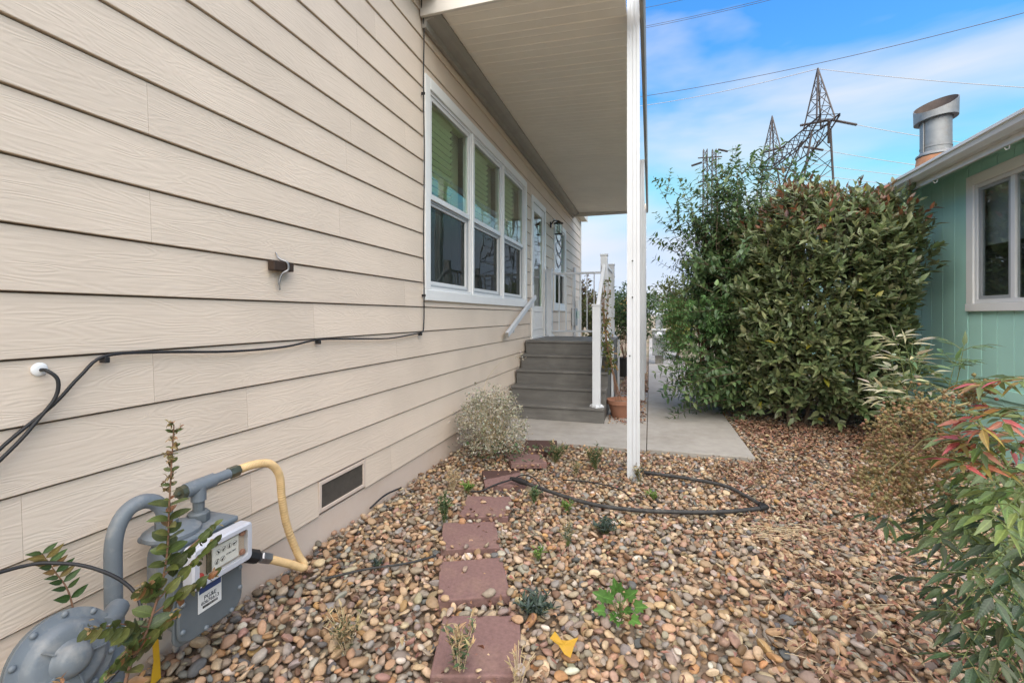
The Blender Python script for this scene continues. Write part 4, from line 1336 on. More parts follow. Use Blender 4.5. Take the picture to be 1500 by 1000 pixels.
# pebble shapes: rounded, flattened, some angular
def pebble_shapes(sub, k, seed):
    rr = np.random.default_rng(seed)
    V, F = ico(sub)
    out = []
    for i in range(k):
        P = V.copy()
        ang = 0.0
        for _ in range(5):
            d = unit(rr.normal(size=3))
            h = rr.uniform(0.45, 0.9) if i % 3 == 0 else rr.uniform(0.58, 0.92)
            proj = P @ d
            P = P - np.outer(np.maximum(proj - h, 0) * rr.uniform(0.7, 0.97), d)
        P *= 1 + 0.06 * np.sin(P @ rr.normal(size=3) * 2.2 + rr.uniform(0, 6))[:, None]
        out.append((P, F))
    return out
hi, mid, lo = pebble_shapes(3, 10, 1), pebble_shapes(2, 12, 2), pebble_shapes(1, 10, 3)
asp = np.stack([r * rng.uniform(1.0, 1.6, n), r * rng.uniform(0.75, 1.05, n), r * rng.uniform(0.42, 0.75, n)], 1)
yaw = rng.uniform(0, 2 * np.pi, n)
tilt = rng.normal(0, 0.36, n)
roll = rng.normal(0, 0.36, n)
cy, sy, ct, stt, cr, sr = np.cos(yaw), np.sin(yaw), np.cos(tilt), np.sin(tilt), np.cos(roll), np.sin(roll)
Z = np.zeros(n); O = np.ones(n)
Rz = np.stack([np.stack([cy, -sy, Z], 1), np.stack([sy, cy, Z], 1), np.stack([Z, Z, O], 1)], 1)
Rx = np.stack([np.stack([O, Z, Z], 1), np.stack([Z, ct, -stt], 1), np.stack([Z, stt, ct], 1)], 1)
Ry = np.stack([np.stack([cr, Z, sr], 1), np.stack([Z, O, Z], 1), np.stack([-sr, Z, cr], 1)], 1)
Mp = Rz @ Rx @ Ry * asp[:, None, :]
zz = np.where(lay == 0, -0.030 + asp[:, 2] * 0.7 + rng.uniform(-0.004, 0.008, n), -0.004 + rng.uniform(0.0, 0.010, n))
# gentle mounding of the bed
mound = 0.008 * np.sin(x * 2.3 + 1) * np.cos(y * 1.9) + 0.018 * np.exp(-((x - W) / 0.18) ** 2)
zz = np.where((lay == 1) & inside_paver(x, y, 0.008), 0.030, zz)
Tp = np.stack([x, y, zz + mound], 1)
u_, v_, d_ = project(Tp)
px = np.linalg.norm(asp[:, :2], axis=1) / np.maximum(d_, 0.3)
score = np.where((u_ > 8) & (u_ < 1380) & (v_ < 990) & (d_ > 0.5) & ((lay == 1) | (rng.random(n) < 0.35)), px, 0)
score = np.where((u_ < 370) & (v_ > 880 - 0 * u_) & (u_ < 260), 0, score)
near = np.argsort(-score)[:300]
which = rng.integers(0, 10, n)
sel = np.zeros(n, bool); sel[near] = True
scatter(gravel, 'pebble', 'pebbles', hi, which[sel], Mp[sel], Tp[sel], cols[sel], M_pebble_o, M_pebble_a, 300, True, score[sel] + 1)
rest = ~sel
shapes = mid + lo
far = d_ > 3.3
wh = np.where(far, 12 + rng.integers(0, 10, n), rng.integers(0, 12, n))
scatter(gravel, 'pebble', 'pebbles', shapes, wh[rest], Mp[rest], Tp[rest], cols[rest], M_pebble_o, M_pebble_a, 0, True)
po = place('pebble', mesh_np('pebble', hi[3][0], hi[3][1], None, True), M_pebble_o, matrix=Matrix.Translation((-0.85, 2.03, 0.036)) @ Matrix.Rotation(0.2, 4, 'Z') @ Matrix.Diagonal((0.011, 0.026, 0.012, 1)))
po.color = (0.30, 0.22, 0.17, 1)
tag(po, 'small brown pebble lying on the second red stepping stone', 'pebble')
po = place('pebble', mesh_np('pebble', hi[5][0], hi[5][1], None, True), M_pebble_o, matrix=Matrix.Translation((-1.045, 2.80, 0.030)) @ Matrix.Diagonal((0.022, 0.012, 0.010, 1)))
po.color = (0.45, 0.31, 0.2, 1)
tag(po, 'tan pebble lying on the fourth red stepping stone', 'pebble')

# ---- leaf litter and needles
def litter(n, sampler, size, base, name, label, z0=0.012):
    p = sampler(n)
    shp = [leaf_shape(0.55, 0.3, 0.5, 3, 'ovate', 0.06), leaf_shape(0.4, -0.35, 0.4, 3, 'lance', 0.05), leaf_shape(0.65, 0.5, 0.2, 3, 'ovate', 0.1)]
    wh = rng.integers(0, 3, n)
    a = rng.uniform(0, 6.28, n)
    dirs = np.stack([np.cos(a), np.sin(a), rng.normal(0, 0.25, n)], 1)
    ups = unit(np.stack([rng.normal(0, 0.35, n), rng.normal(0, 0.35, n), np.ones(n)], 1))
    sz = size * rng.uniform(0.6, 1.35, n)
    M_ = rot_from(dirs, ups) * sz[:, None, None]
    cc = jitter_col(np.asarray(base)[rng.integers(0, len(base), n)], n, 0.2, 0.05)
    T_ = np.concatenate([p, np.full((n, 1), z0) + rng.uniform(0, 0.012, (n, 1))], 1)
    o = scatter(None, 'dry_leaf', name, shp, wh, M_, T_, cc, M_litter, M_litter, 0)
    tag(o, label, 'leaf litter', kind='stuff')
    return o
browns = [(.22, .115, .07), (.29, .17, .11), (.15, .075, .05), (.34, .23, .15), (.24, .12, .085)]
def s_hedge(n):
    return np.stack([rng.uniform(0.95, 2.9, n), 5.9 - np.abs(rng.normal(0, 0.75, n))], 1)
litter(2200, s_hedge, 0.045, browns, 'leaf_litter', 'reddish brown fallen leaves in front of the clipped hedge')
def s_right(n):
    return np.stack([0.55 + np.abs(rng.normal(0.15, 0.75, n)), rng.uniform(1.0, 4.3, n)], 1)
litter(2600, s_right, 0.030, browns, 'leaf_litter', 'dry brown leaf bits among the pebbles below the berry bush')
def s_all(n):
    return np.stack([rng.uniform(W + 0.05, 1.4, n), rng.uniform(1.4, 4.35, n)], 1)
litter(1600, s_all, 0.026, browns, 'leaf_litter', 'sparse dry leaf bits scattered over the pebble bed')
def s_strip(n):
    return np.stack([rng.uniform(-0.48, -0.05, n), rng.uniform(5.35, 9.5, n)], 1)
litter(500, s_strip, 0.045, browns, 'leaf_litter', 'brown fallen leaves in the strip beside the porch steps')
nd_ = MB()
for k in range(260):
    px_, py_ = (random.uniform(0.35, 1.5), random.uniform(1.15, 3.2)) if k < 200 else (random.gauss(0.62, 0.13), random.gauss(2.93, 0.07))
    a = random.gauss(-0.5, 0.8)
    L = random.uniform(0.04, 0.14)
    z = random.uniform(0.014, 0.03)
    cu = random.uniform(-0.5, 0.5)
    nd_.tube([(px_ + L * t * math.cos(a + cu * t), py_ + L * t * math.sin(a + cu * t), z + 0.008 * math.sin(3 * t)) for t in (0, 0.33, 0.66, 1)], 0.0011, 4, False)
tag(nd_.build('dry_needles', M_straw), 'dry straw-coloured stalks strewn over the pebbles', 'stalks', kind='stuff')
yl = MB()
yo = [(-0.055, 0.03, 0.004), (-0.035, 0.052, 0.012), (-0.012, 0.022, 0.004), (0.012, 0.012, 0.012), (0.052, 0.026, 0.010), (0.034, -0.012, 0.01), (0.02, -0.05, 0.004), (-0.002, -0.036, 0.006), (-0.02, -0.008, 0.012)]
yl.add([(0, 0, 0.006)] + yo, [(0, i + 1, (i + 1) % 9 + 1) for i in range(9)])
y_o = yl.build('fallen_leaf', M_yellow_leaf)
y_o.location = (-0.30, 1.66, 0.034)
y_o.rotation_euler = (R(12), R(-6), R(10))
ms = y_o.modifiers.new('thick', 'SOLIDIFY'); ms.thickness = 0.0008
tag(y_o, 'bright yellow fallen leaf on the pebbles', 'leaf')

# ================================================================== DRIP HOSE
ho = thing('drip_hose', (0.2, 3.1, 0), 'black irrigation hose bent in a loop on the pebbles around the post', 'hose')
hz = 0.034
hpts = [(-0.93, 3.19, 0.05), (-0.75, 3.11, 0.045), (-0.389, 2.97, hz), (-0.1, 2.95, hz), (0.195, 3.005, hz), (0.45, 3.09, hz), (0.69, 3.215, hz)]
MB().tube(smooth_path(hpts, 8), 0.0125, 10).build('tube', M_black_dusty, ho, smooth=True)
MB().tube(smooth_path([(0.70, 3.225, hz), (0.61, 3.41, hz), (0.50, 3.55, hz + 0.004), (0.25, 3.64, hz), (-0.03, 3.71, hz - 0.01), (-0.12, 3.80, 0.0)], 8), 0.0125, 10).build('tube', M_black_dusty, ho, smooth=True)
MB().tube([(0.66, 3.20, hz), (0.705, 3.23, hz + 0.003), (0.68, 3.275, hz)], 0.018, 10).build('elbow', M_black, ho, smooth='auto')
MB().tube([(-0.98, 3.20, 0.055), (-0.90, 3.17, 0.055), (-0.84, 3.15, 0.05)], [0.012, 0.022, 0.018], 10).build('coupling', M_black, ho, smooth='auto')
MB().tube(smooth_path([(-0.95, 3.20, 0.055), (-1.05, 3.08, 0.045), (-1.12, 2.98, 0.03), (-1.2, 2.96, 0.02)], 6), 0.006, 7).build('feed_line', M_black, ho, smooth=True)
MB().tube(smooth_path([(-0.95, 3.19, 0.06), (-0.88, 3.20, 0.09), (-0.78, 3.16, 0.08), (-0.70, 3.05, 0.03)], 6), 0.004, 6).build('feed_line', M_black, ho, smooth=True)
MB().tube(smooth_path([(-0.62, 3.35, 0.03), (-0.4, 3.33, 0.04), (-0.2, 3.25, 0.04), (-0.1, 3.1, 0.03)], 6), 0.0045, 6).build('feed_line', M_black, ho, smooth=True)
dl = MB().tube(smooth_path([(W + 0.03, 2.50, 0.03), (W + 0.06, 2.62, 0.07), (W + 0.10, 2.76, 0.075)], 6), 0.006, 7).build('drip_line_end', M_black, smooth=True)
tag(dl, 'cut end of a black drip line poking up by the skirting board', 'hose')
dl = MB().tube(smooth_path([(-1.45, 1.78, 0.025), (-1.3, 1.90, 0.03), (-1.15, 2.0, 0.028), (-1.05, 2.12, 0.02)], 6), 0.0055, 7).build('drip_line', M_black_dusty, smooth=True)
tag(dl, 'thin black drip line half buried in pebbles near the yellow connector', 'hose')
# ================================================================== PLANTS
LEAF_WD = [leaf_shape(0.50, 0.15, 0.12, 4), leaf_shape(0.54, 0.30, 0.08, 4), leaf_shape(0.48, 0.05, 0.2, 4)]
LEAF_OV = [leaf_shape(0.42, 0.10, 0.15, 4), leaf_shape(0.40, 0.22, 0.10, 4), leaf_shape(0.46, 0.02, 0.22, 4)]
LEAF_LA = [leaf_shape(0.29, 0.12, 0.12, 4, 'lance'), leaf_shape(0.27, 0.28, 0.15, 4, 'lance'), leaf_shape(0.31, 0.0, 0.2, 4, 'lance')]
LEAF_RD = [leaf_shape(0.62, 0.12, 0.12, 5, 'round'), leaf_shape(0.58, 0.25, 0.18, 5, 'round'), leaf_shape(0.66, -0.05, 0.10, 5, 'round')]

class Leaves:
    def __init__(self):
        self.p, self.d, self.u, self.s, self.c = [], [], [], [], []
    def add(self, p, d, u, s, c):
        self.p.append(tuple(p)); self.d.append(tuple(d)); self.u.append(tuple(u)); self.s.append(s); self.c.append(c)
    def build(self, parent, shapes, mo, ma, n_single=300, piece='leaf', rest='foliage', jit=0.16):
        P, D, U = np.array(self.p), np.array(self.d), np.array(self.u)
        S = np.array(self.s)
        M_ = rot_from(D, U) * S[:, None, None]
        wh = rng.integers(0, len(shapes), len(P))
        cc = jitter_col(np.array(self.c), len(P), jit, 0.05)
        return scatter(parent, piece, rest, shapes, wh, M_, P, cc, mo, ma, n_single)

rv = lambda s=1.0: Vector((random.gauss(0, s), random.gauss(0, s), random.gauss(0, s)))

# ---- clipped photinia hedge against the green house
hd = thing('clipped_hedge', (1.95, 6.1, 0), 'broad clipped evergreen hedge with glossy leaves and reddish top shoots', 'hedge')
HC, HR = Vector((1.85, 6.25, 1.20)), Vector((0.79, 0.80, 1.30))
def hedge_point(k=1.0):
    """random point on the rounded box that bounds the hedge, with its outward direction; wider at the top right"""
    while True:
        d = rv().normalized()
        if d.y > 0.55 and random.random() < 0.8:      # the back is hidden by the wall of leaves
            continue
        p = d / ((abs(d.x) ** 2.8 + abs(d.y) ** 2.8 + abs(d.z) ** 2.8) ** (1 / 2.8))
        lump = 1 + 0.07 * math.sin(4.1 * d.x + 3 * d.z + 1) + 0.07 * math.sin(7 * d.z - 5 * d.y + 2 * d.x) + 0.04 * math.sin(13 * d.x + 9 * d.z) + random.uniform(-0.06, 0.08)
        p *= lump
        z = HC.z + p.z * HR.z
        if z < 0.12:
            continue
        lean = 0.30 * (z / 2.4 - 0.35)
        nn = Vector((p.x / HR.x, p.y / HR.y, p.z / HR.z)).normalized()
        q = Vector((HC.x + p.x * HR.x + lean * (1 if p.x > 0 else 0.3), HC.y + p.y * HR.y - 0.08 * (z / 2.4), z))
        return HC.lerp(q, k), nn
L = Leaves()
tw = MB()
for k in range(4600):
    depth = 1.0 - abs(random.gauss(0, 0.07)) if k % 5 else random.uniform(0.4, 0.88)
    p, nn = hedge_point(depth)
    if p.x > 2.96:
        continue
    d = (nn * 0.75 + Vector((0, 0, 0.75)) + rv(0.35)).normalized()
    top = p.z > 2.15 and random.random() < 0.62
    SL = random.uniform(0.08, 0.18) * (1.35 if top else 1)
    tip = p + d * SL
    if k % 2 == 0 or top:
        tw.tube([p - d * 0.12, p, tip], [0.004, 0.003, 0.0015], 4, False)
    nl = random.randint(5, 8)
    a0 = random.uniform(0, 6.28)
    s1 = d.cross(Vector((0.3, 0.2, 1))).normalized()
    s2 = d.cross(s1)
    for j in range(nl):
        t = (j + 1) / nl
        a = a0 + j * 2.4
        out = (s1 * math.cos(a) + s2 * math.sin(a))
        ld = (out * (1.1 - 0.55 * t) + d * (0.35 + 0.75 * t) + rv(0.18)).normalized()
        if top:
            c = random.choice([(0.20, 0.085, 0.05), (0.16, 0.10, 0.05), (0.25, 0.10, 0.05), (0.13, 0.12, 0.05), (0.10, 0.14, 0.05)])
            if t < 0.5: c = (0.165, 0.21, 0.09)
        elif random.random() < 0.012:
            c = (0.38, 0.34, 0.05)
        else:
            c = random.choice([(0.185, 0.235, 0.105), (0.155, 0.205, 0.092), (0.225, 0.275, 0.125), (0.285, 0.32, 0.155), (0.15, 0.195, 0.10), (0.24, 0.265, 0.135)])
        L.add(p + d * SL * t * 0.95, ld, d + out * 0.2 + Vector((0, 0, 0.4)), random.uniform(0.06, 0.125) * (0.75 if top and t > 0.6 else 1), c)
L.build(hd, LEAF_OV, M_leaf_o, M_leaf_a, 300)
for k in range(9):
    bx_, by_ = random.uniform(1.5, 2.5), random.uniform(5.9, 6.6)
    tw.tube(smooth_path([(bx_, by_, -0.06), (bx_ + random.uniform(-0.1, 0.1), by_, 0.6), (bx_ + random.uniform(-0.35, 0.35), by_ + random.uniform(-0.2, 0.1), 1.4), (bx_ + random.uniform(-0.5, 0.4), by_ - 0.15, 2.2)], 4), [0.025 - 0.0014 * i for i in range(13)], 6, False)
tw.build('branches', M_bark, hd)

# ---- tall loose shrub behind it, upright shoots against the sky
pt = thing('tall_shrub', (1.15, 6.95, 0), 'tall loose green shrub with upright leafy shoots beside the path', 'shrub')
L = Leaves(); tw = MB()
greens = [(0.105, 0.175, 0.075), (0.13, 0.205, 0.08), (0.085, 0.15, 0.065), (0.16, 0.235, 0.09)]
def shoot(p0, d0, length, curve, leaf_s, nl, cols, thick=0.006, paired=True, droop=0.15):
    p, d = Vector(p0), Vector(d0).normalized()
    pts = [p.copy()]
    n = 8
    for i in range(n):
        d = (d + curve * (1 / n) + rv(0.05)).normalized()
        p = p + d * (length / n)
        pts.append(p.copy())
    tw.tube(pts, [thick * (1 - 0.75 * i / n) for i in range(n + 1)], 4, False)
    for j in range(nl):
        t = 0.12 + 0.88 * (j + random.random() * 0.5) / nl
        f = min(t * n, n - 1e-3)
        i = int(f)
        q = pts[i].lerp(pts[i + 1], f - i)
        dd = (pts[i + 1] - pts[i]).normalized()
        s1 = dd.cross(Vector((random.gauss(0, 1), random.gauss(0, 1), 0.3))).normalized()
        for s in ((1, -1) if paired else (1,)):
            ld = (s1 * s + dd * 0.55 + Vector((0, 0, -droop)) + rv(0.15)).normalized()
            L.add(q, ld, Vector((0, 0, 1)) + dd * 0.5 + rv(0.2), leaf_s * random.uniform(0.7, 1.2), random.choice(cols))
    return pts
for k in range(64):
    a = random.uniform(0, 6.28)
    rr = random.random() ** 0.5
    bx_, by_ = 1.17 + 0.45 * rr * math.cos(a), 7.0 + 0.30 * rr * math.sin(a)
    H_ = random.uniform(2.1, 3.0) * (1.16 if 1.05 < bx_ < 1.6 else 0.92)
    lean = Vector((random.gauss(-0.02, 0.07) - 0.12 * (bx_ - 1.2), random.gauss(-0.03, 0.08), 1))
    pts = shoot((bx_, by_, 0.2), lean, H_, Vector((random.gauss(0.0, 0.12), 0, 0.1)), 0.085, 34, greens, 0.009)
    for q in range(11):
        b = pts[random.randint(2, 7)]
        a2 = random.uniform(0, 6.28)
        shoot(b, (math.cos(a2) * 0.9, math.sin(a2) * 0.6 - 0.1, random.uniform(0.2, 0.9)), random.uniform(0.3, 0.6), Vector((0, 0, 0.3)), 0.080, 9, greens, 0.0045)
# outreaching shoots to the left in the middle
for k in range(16):
    shoot((0.95 + random.uniform(-0.1, 0.3), 6.85 + random.uniform(-0.2, 0.2), random.uniform(0.9, 1.9)), (-1, -0.1, random.uniform(0.15, 0.8)), random.uniform(0.55, 0.95), Vector((-0.1, 0, 0.5)), 0.075, 12, greens, 0.005)
# low arching shoots over the path
for k in range(64):
    x0_ = random.uniform(0.8, 1.5)
    shoot((x0_, random.uniform(5.9, 6.7), random.uniform(0.15, 0.7)), (-1, random.uniform(-0.7, 0.2), random.uniform(-0.05, 0.45)), random.uniform(0.45, 0.95), Vector((-0.2, -0.1, -0.75)), 0.085, 12, greens, 0.005)
for k in range(300):
    a = random.uniform(0, 6.28)
    shoot((1.05 + random.uniform(-0.40, 0.5), 6.5 + random.uniform(-0.5, 0.5), random.uniform(0.1, 2.0)), (math.cos(a), math.sin(a) - 0.3, random.uniform(-0.1, 0.7)), random.uniform(0.25, 0.5), Vector((0, 0, 0.1)), 0.085, 9, greens, 0.004)
L.build(pt, LEAF_WD, M_leaf_o, M_leaf_a, 300)
tw.build('branches', M_bark, pt)

# ---- feathery shrub at the path edge
ft = thing('feathery_shrub', (0.62, 6.9, 0), 'soft light green feathery shrub at the path edge by the tall shrub', 'shrub')
L = Leaves(); tw = MB()
for k in range(240):
    a = random.uniform(0, 6.28)
    z = random.uniform(0.55, 1.5)
    shoot((0.66 + 0.22 * math.cos(a), 6.55 + 0.2 * math.sin(a), z), (math.cos(a) - 0.2, math.sin(a) - 0.35, random.uniform(-0.1, 0.8)), random.uniform(0.25, 0.5), Vector((0, 0, -0.5)), 0.045, 20, [(0.12, 0.24, 0.08), (0.15, 0.28, 0.10), (0.10, 0.20, 0.07)], 0.0025)
for k in range(6):
    tw.tube(smooth_path([(0.72, 6.85, -0.06), (0.70 + random.uniform(-.05, .05), 6.8, 0.5), (0.66 + random.uniform(-.15, .15), 6.75 + random.uniform(-.1, .1), 1.2)], 4), 0.008, 5, False)
L.build(ft, LEAF_LA, M_matte_o, M_matte_a, 200)
tw.build('stems', M_twig, ft)

# ---- berry bush at the right, close to the camera: long canes, divided leaves, berry clusters
bb = thing('berry_bush', (1.25, 1.75, 0), 'heavenly bamboo bush with tan berry clusters and red tipped leaves', 'bush')
L = Leaves(); tw = MB(); berries = []; by_tw = MB()
def frond(p0, d0, length, cols, ls=0.06, n_pin=4, droop=-0.5, pale=False):
    p, d = Vector(p0), Vector(d0).normalized()
    pts = [p.copy()]
    for i in range(8):
        d = (d + Vector((0, 0, droop / 8)) + rv(0.03)).normalized()
        p = p + d * (length / 8)
        pts.append(p.copy())
    tw.tube(pts, [0.0022 - 0.00018 * i for i in range(9)], 5, False)
    for j in range(n_pin):
        f = 1.5 + 6.0 * j / max(1, n_pin - 1)
        i = min(int(f), 7)
        q = pts[i].lerp(pts[i + 1], f - i)
        dd = (pts[i + 1] - pts[i]).normalized()
        side = dd.cross(Vector((0, 0, 1)) + rv(0.15)).normalized()
        for s in (1, -1):
            pd = (side * s + dd * 0.7 + Vector((0, 0, -0.1))).normalized()
            PL = length * 0.36 * (1 - 0.5 * j / n_pin) * random.uniform(0.8, 1.15)
            e = q + pd * PL
            tw.tube([q, q.lerp(e, 0.5) + Vector((0, 0, 0.004)), e], [0.0012, 0.001, 0.0007], 4, False)
            ps = pd.cross(Vector((0, 0, 1))).normalized()
            for m2, (tt, sg) in enumerate(((0.45, 1), (0.45, -1), (0.98, 0), (0.8, 1), (0.8, -1))):
                b = q.lerp(e, tt)
                ld = (pd * (0.9 if sg else 1.2) + ps * sg * 0.9 + Vector((0, 0, -0.28)) + rv(0.12)).normalized()
                L.add(b, ld, Vector((0, 0, 1)) + rv(0.3), ls * random.uniform(0.75, 1.15), random.choice(cols))
    for q2 in range(1):
        L.add(pts[-1], (pts[-1] - pts[-2]).normalized(), Vector((0, 0, 1)) + rv(0.2), ls, random.choice(cols))
dk = [(0.05, 0.085, 0.042), (0.065, 0.105, 0.045), (0.085, 0.13, 0.05), (0.045, 0.075, 0.042), (0.075, 0.10, 0.045)]
lt = [(0.15, 0.22, 0.07), (0.12, 0.18, 0.06), (0.19, 0.25, 0.08)]
rd = [(0.36, 0.13, 0.08), (0.33, 0.17, 0.06), (0.26, 0.2, 0.05), (0.38, 0.09, 0.09), (0.10, 0.14, 0.04), (0.08, 0.12, 0.04), (0.13, 0.17, 0.05)]
pl_ = [(0.50, 0.47, 0.30), (0.44, 0.44, 0.26), (0.55, 0.50, 0.36)]
def unproj(u, v, dep):
    lat = (u - 750) / 667 * dep
    return Vector((-_s * dep + _c * lat, _c * dep + _s * lat, CAM_H + (462 - v) / 667 * dep))
canes = []
for k in range(9):
    b = Vector((1.30 + random.uniform(-0.14, 0.2), 1.75 + random.uniform(-0.15, 0.25), -0.06))
    t_ = b + Vector((random.uniform(-0.45, 0.0), random.uniform(-0.3, 0.1), random.uniform(0.75, 1.05)))
    pts = smooth_path([b, b.lerp(t_, 0.5) + Vector((0.03, 0, 0.04)), t_], 6)
    tw.tube(pts, [0.0075 - 0.0003 * i for i in range(len(pts))], 6, False)
    canes.append(pts)
# leafy mass lower right
for k in range(24):
    pts = random.choice(canes)
    p0 = pts[random.randint(5, 12)]
    frond(p0, (random.uniform(-1.0, -0.1), random.uniform(-0.7, 0.3), random.uniform(-0.3, 0.5)), random.uniform(0.22, 0.40), dk if random.random() < 0.5 else lt, 0.050, 4, -0.75)
# hanging fronds in front, placed from where they show
for (u1, v1, dp1, u2, v2, dp2, ln_, cl) in [
        (1500, 720, 1.10, 1330, 760, 1.05, 0.30, dk), (1500, 800, 1.05, 1400, 880, 1.0, 0.28, dk), (1500, 850, 1.0, 1410, 930, 0.96, 0.26, dk),
        (1480, 700, 1.15, 1250, 740, 1.15, 0.36, dk), (1520, 640, 1.1, 1400, 720, 1.02, 0.25, lt), (1440, 640, 1.12, 1385, 790, 1.05, 0.25, lt),
        (1530, 640, 0.95, 1430, 620, 0.95, 0.17, rd), (1560, 560, 0.90, 1480, 548, 0.92, 0.16, rd), (1540, 600, 0.92, 1450, 590, 0.92, 0.18, rd), (1500, 690, 0.95, 1420, 660, 0.95, 0.16, rd), (1490, 650, 1.0, 1400, 625, 1.0, 0.16, rd), (1530, 700, 0.95, 1460, 740, 0.9, 0.2, lt),
        (1540, 760, 0.95, 1450, 800, 0.93, 0.25, dk), (1540, 900, 0.95, 1470, 960, 0.92, 0.22, dk),
        (1500, 620, 1.2, 1400, 560, 1.25, 0.24, dk), (1480, 760, 1.2, 1380, 830, 1.2, 0.3, dk)]:
    p, q = unproj(u1, v1, dp1), unproj(u2, v2, dp2)
    frond(p, q - p, ln_ * 0.9, cl, 0.052 if cl is not rd else 0.046, 4, -0.35)
# shoot rising behind the berries, its backlight painted in as pale leaf colours
for (u1, v1, u2, v2, ln_) in [(1335, 620, 1305, 470, 0.26), (1340, 640, 1300, 570, 0.18), (1345, 600, 1325, 500, 0.20)]:
    p, q = unproj(u1, v1, 1.35), unproj(u2, v2, 1.35)
    frond(p, q - p, ln_, pl_, 0.045, 4, -0.2)
for (u1, v1, u2, v2) in [(1340, 640, 1350, 500), (1300, 640, 1330, 560), (1370, 640, 1385, 560), (1390, 620, 1400, 545)]:
    p, q = unproj(u1, v1, 1.5), unproj(u2, v2, 1.5)
    frond(p, q - p, 0.26, [(0.10, 0.16, 0.06), (0.13, 0.20, 0.07)], 0.05, 4, -0.1)
# berry panicles
def panicle(base, tip, spread, nb):
    base, tip = Vector(base), Vector(tip)
    ax_ = (tip - base)
    Ln = ax_.length
    ax_.normalize()
    s1 = ax_.cross(Vector((0, 0, 1))).normalized(); s2 = ax_.cross(s1)
    by_tw.tube([base, base.lerp(tip, 0.5), tip], [0.003, 0.0022, 0.001], 5, False)
    for i in range(nb):
        t = (i + 0.5) / nb
        a = i * 2.399 + random.uniform(-0.3, 0.3)
        o = base.lerp(tip, 0.08 + 0.9 * t)
        ln2 = spread * (1.0 - 0.7 * t) * random.uniform(0.6, 1.1)
        dr = (s1 * math.cos(a) + s2 * math.sin(a) + ax_ * 0.7).normalized()
        e = o + dr * ln2
        by_tw.tube([o, e], [0.0008, 0.0006], 4, False)
        for j in range(9):
            tt = 0.25 + 0.75 * (j + 1) / 9
            bq = o.lerp(e, tt) + rv(0.011)
            by_tw.tube([o.lerp(e, tt - 0.08), bq], 0.0005, 3, False)
            berries.append((bq, random.uniform(0.0031, 0.0046)))
for (u1, v1, u2, v2, d1, d2, sp, nb) in [(1400, 600, 1270, 720, 1.18, 1.10, 0.13, 26), (1380, 580, 1290, 630, 1.22, 1.16, 0.10, 20), (1370, 660, 1280, 745, 1.16, 1.08, 0.10, 20), (1420, 590, 1340, 610, 1.15, 1.12, 0.08, 16), (1330, 650, 1255, 700, 1.25, 1.2, 0.09, 18), (1400, 640, 1350, 690, 1.12, 1.06, 0.08, 14), (1450, 560, 1420, 585, 1.0, 0.98, 0.035, 7), (1350, 690, 1320, 740, 1.2, 1.15, 0.07, 14), (1330, 620, 1275, 650, 1.3, 1.28, 0.07, 14)]:
    panicle(unproj(u1, v1, d1), unproj(u2, v2, d2), sp, nb)
# cane that carries the panicles
tw.tube(smooth_path([(1.30, 1.72, 0.0), (1.22, 1.62, 0.55), (0.98, 1.45, 0.95), unproj(1400, 600, 1.18)], 6), 0.005, 6, False)
tw.tube(smooth_path([(1.30, 1.80, 0.0), (1.15, 1.75, 0.6), (0.85, 1.62, 0.9), unproj(1330, 620, 1.35)], 6), 0.004, 6, False)
L.build(bb, LEAF_LA, M_leaf_o, M_leaf_a, 300)
tw.build('canes', M_stem_green, bb)
by_tw.build('berry_stalks', M_berry_stalk, bb)
nb = len(berries)
V_, F_ = ico(1)
bp_ = np.array([tuple(b[0]) for b in berries]); bs_ = np.array([b[1] for b in berries])
bcol = jitter_col(np.array([(0.27, 0.195, 0.095), (0.30, 0.20, 0.105), (0.24, 0.20, 0.09), (0.26, 0.145, 0.085)])[rng.integers(0, 4, nb)], nb, 0.15, 0.05)
scatter(bb, 'berry', 'berries', [ico(2)], np.zeros(nb, int), np.eye(3)[None] * bs_[:, None, None], bp_, bcol, M_matte_o, M_matte_a, 0, True)

# ---- sapling in front of the gas meter
cm_ = thing('meter_sapling', (-1.24, 0.79, 0), 'leafy crape myrtle shoot with dry tips in front of the gas meter', 'sapling')
L = Leaves(); tw = MB()
M0 = [(-1.25, 0.76, 0.0), (-1.245, 0.80, 0.33), (-1.25, 0.86, 0.44), (-1.25, 0.905, 0.58), (-1.25, 0.915, 0.75), (-1.25, 0.927, 0.95)]
sp_ = smooth_path(M0, 10)
tw.tube(sp_, [0.0045 - 0.00006 * i for i in range(len(sp_))], 6, False)
gm_c = [(0.085, 0.115, 0.035), (0.11, 0.14, 0.045), (0.07, 0.10, 0.03), (0.15, 0.16, 0.05), (0.10, 0.13, 0.04), (0.09, 0.12, 0.035), (0.26, 0.13, 0.06), (0.13, 0.15, 0.04)]
for i in range(8, len(sp_)):
    f = i / len(sp_)
    if i % 2 and f < 0.55: continue
    p = sp_[i]
    a = i * 1.3
    size = 0.050 if f < 0.78 else 0.020
    for s in (0, math.pi):
        d = Vector((math.cos(a + s) * 0.8, math.sin(a + s), 0.25 + 0.2 * f))
        if random.random() < 0.9:
            L.add(p, d, Vector((0.5, -0.3, 1)) + rv(0.25), size * random.uniform(0.75, 1.15), random.choice(gm_c))
    if f > 0.8:
        for q in range(2):
            d = Vector((random.gauss(0, 0.6), random.gauss(0, 1), 0.6)).normalized()
            e = p + d * random.uniform(0.02, 0.05) * (1.4 - f)
            tw.tube([p, e], [0.0012, 0.0008], 4, False)
            for w_ in range(5):
                L.add(p.lerp(e, 0.4 + 0.15 * w_), rv(), Vector((0, 0, 1)), random.uniform(0.009, 0.016), random.choice([(0.32, 0.25, 0.11), (0.26, 0.2, 0.09), (0.36, 0.22, 0.12)]))
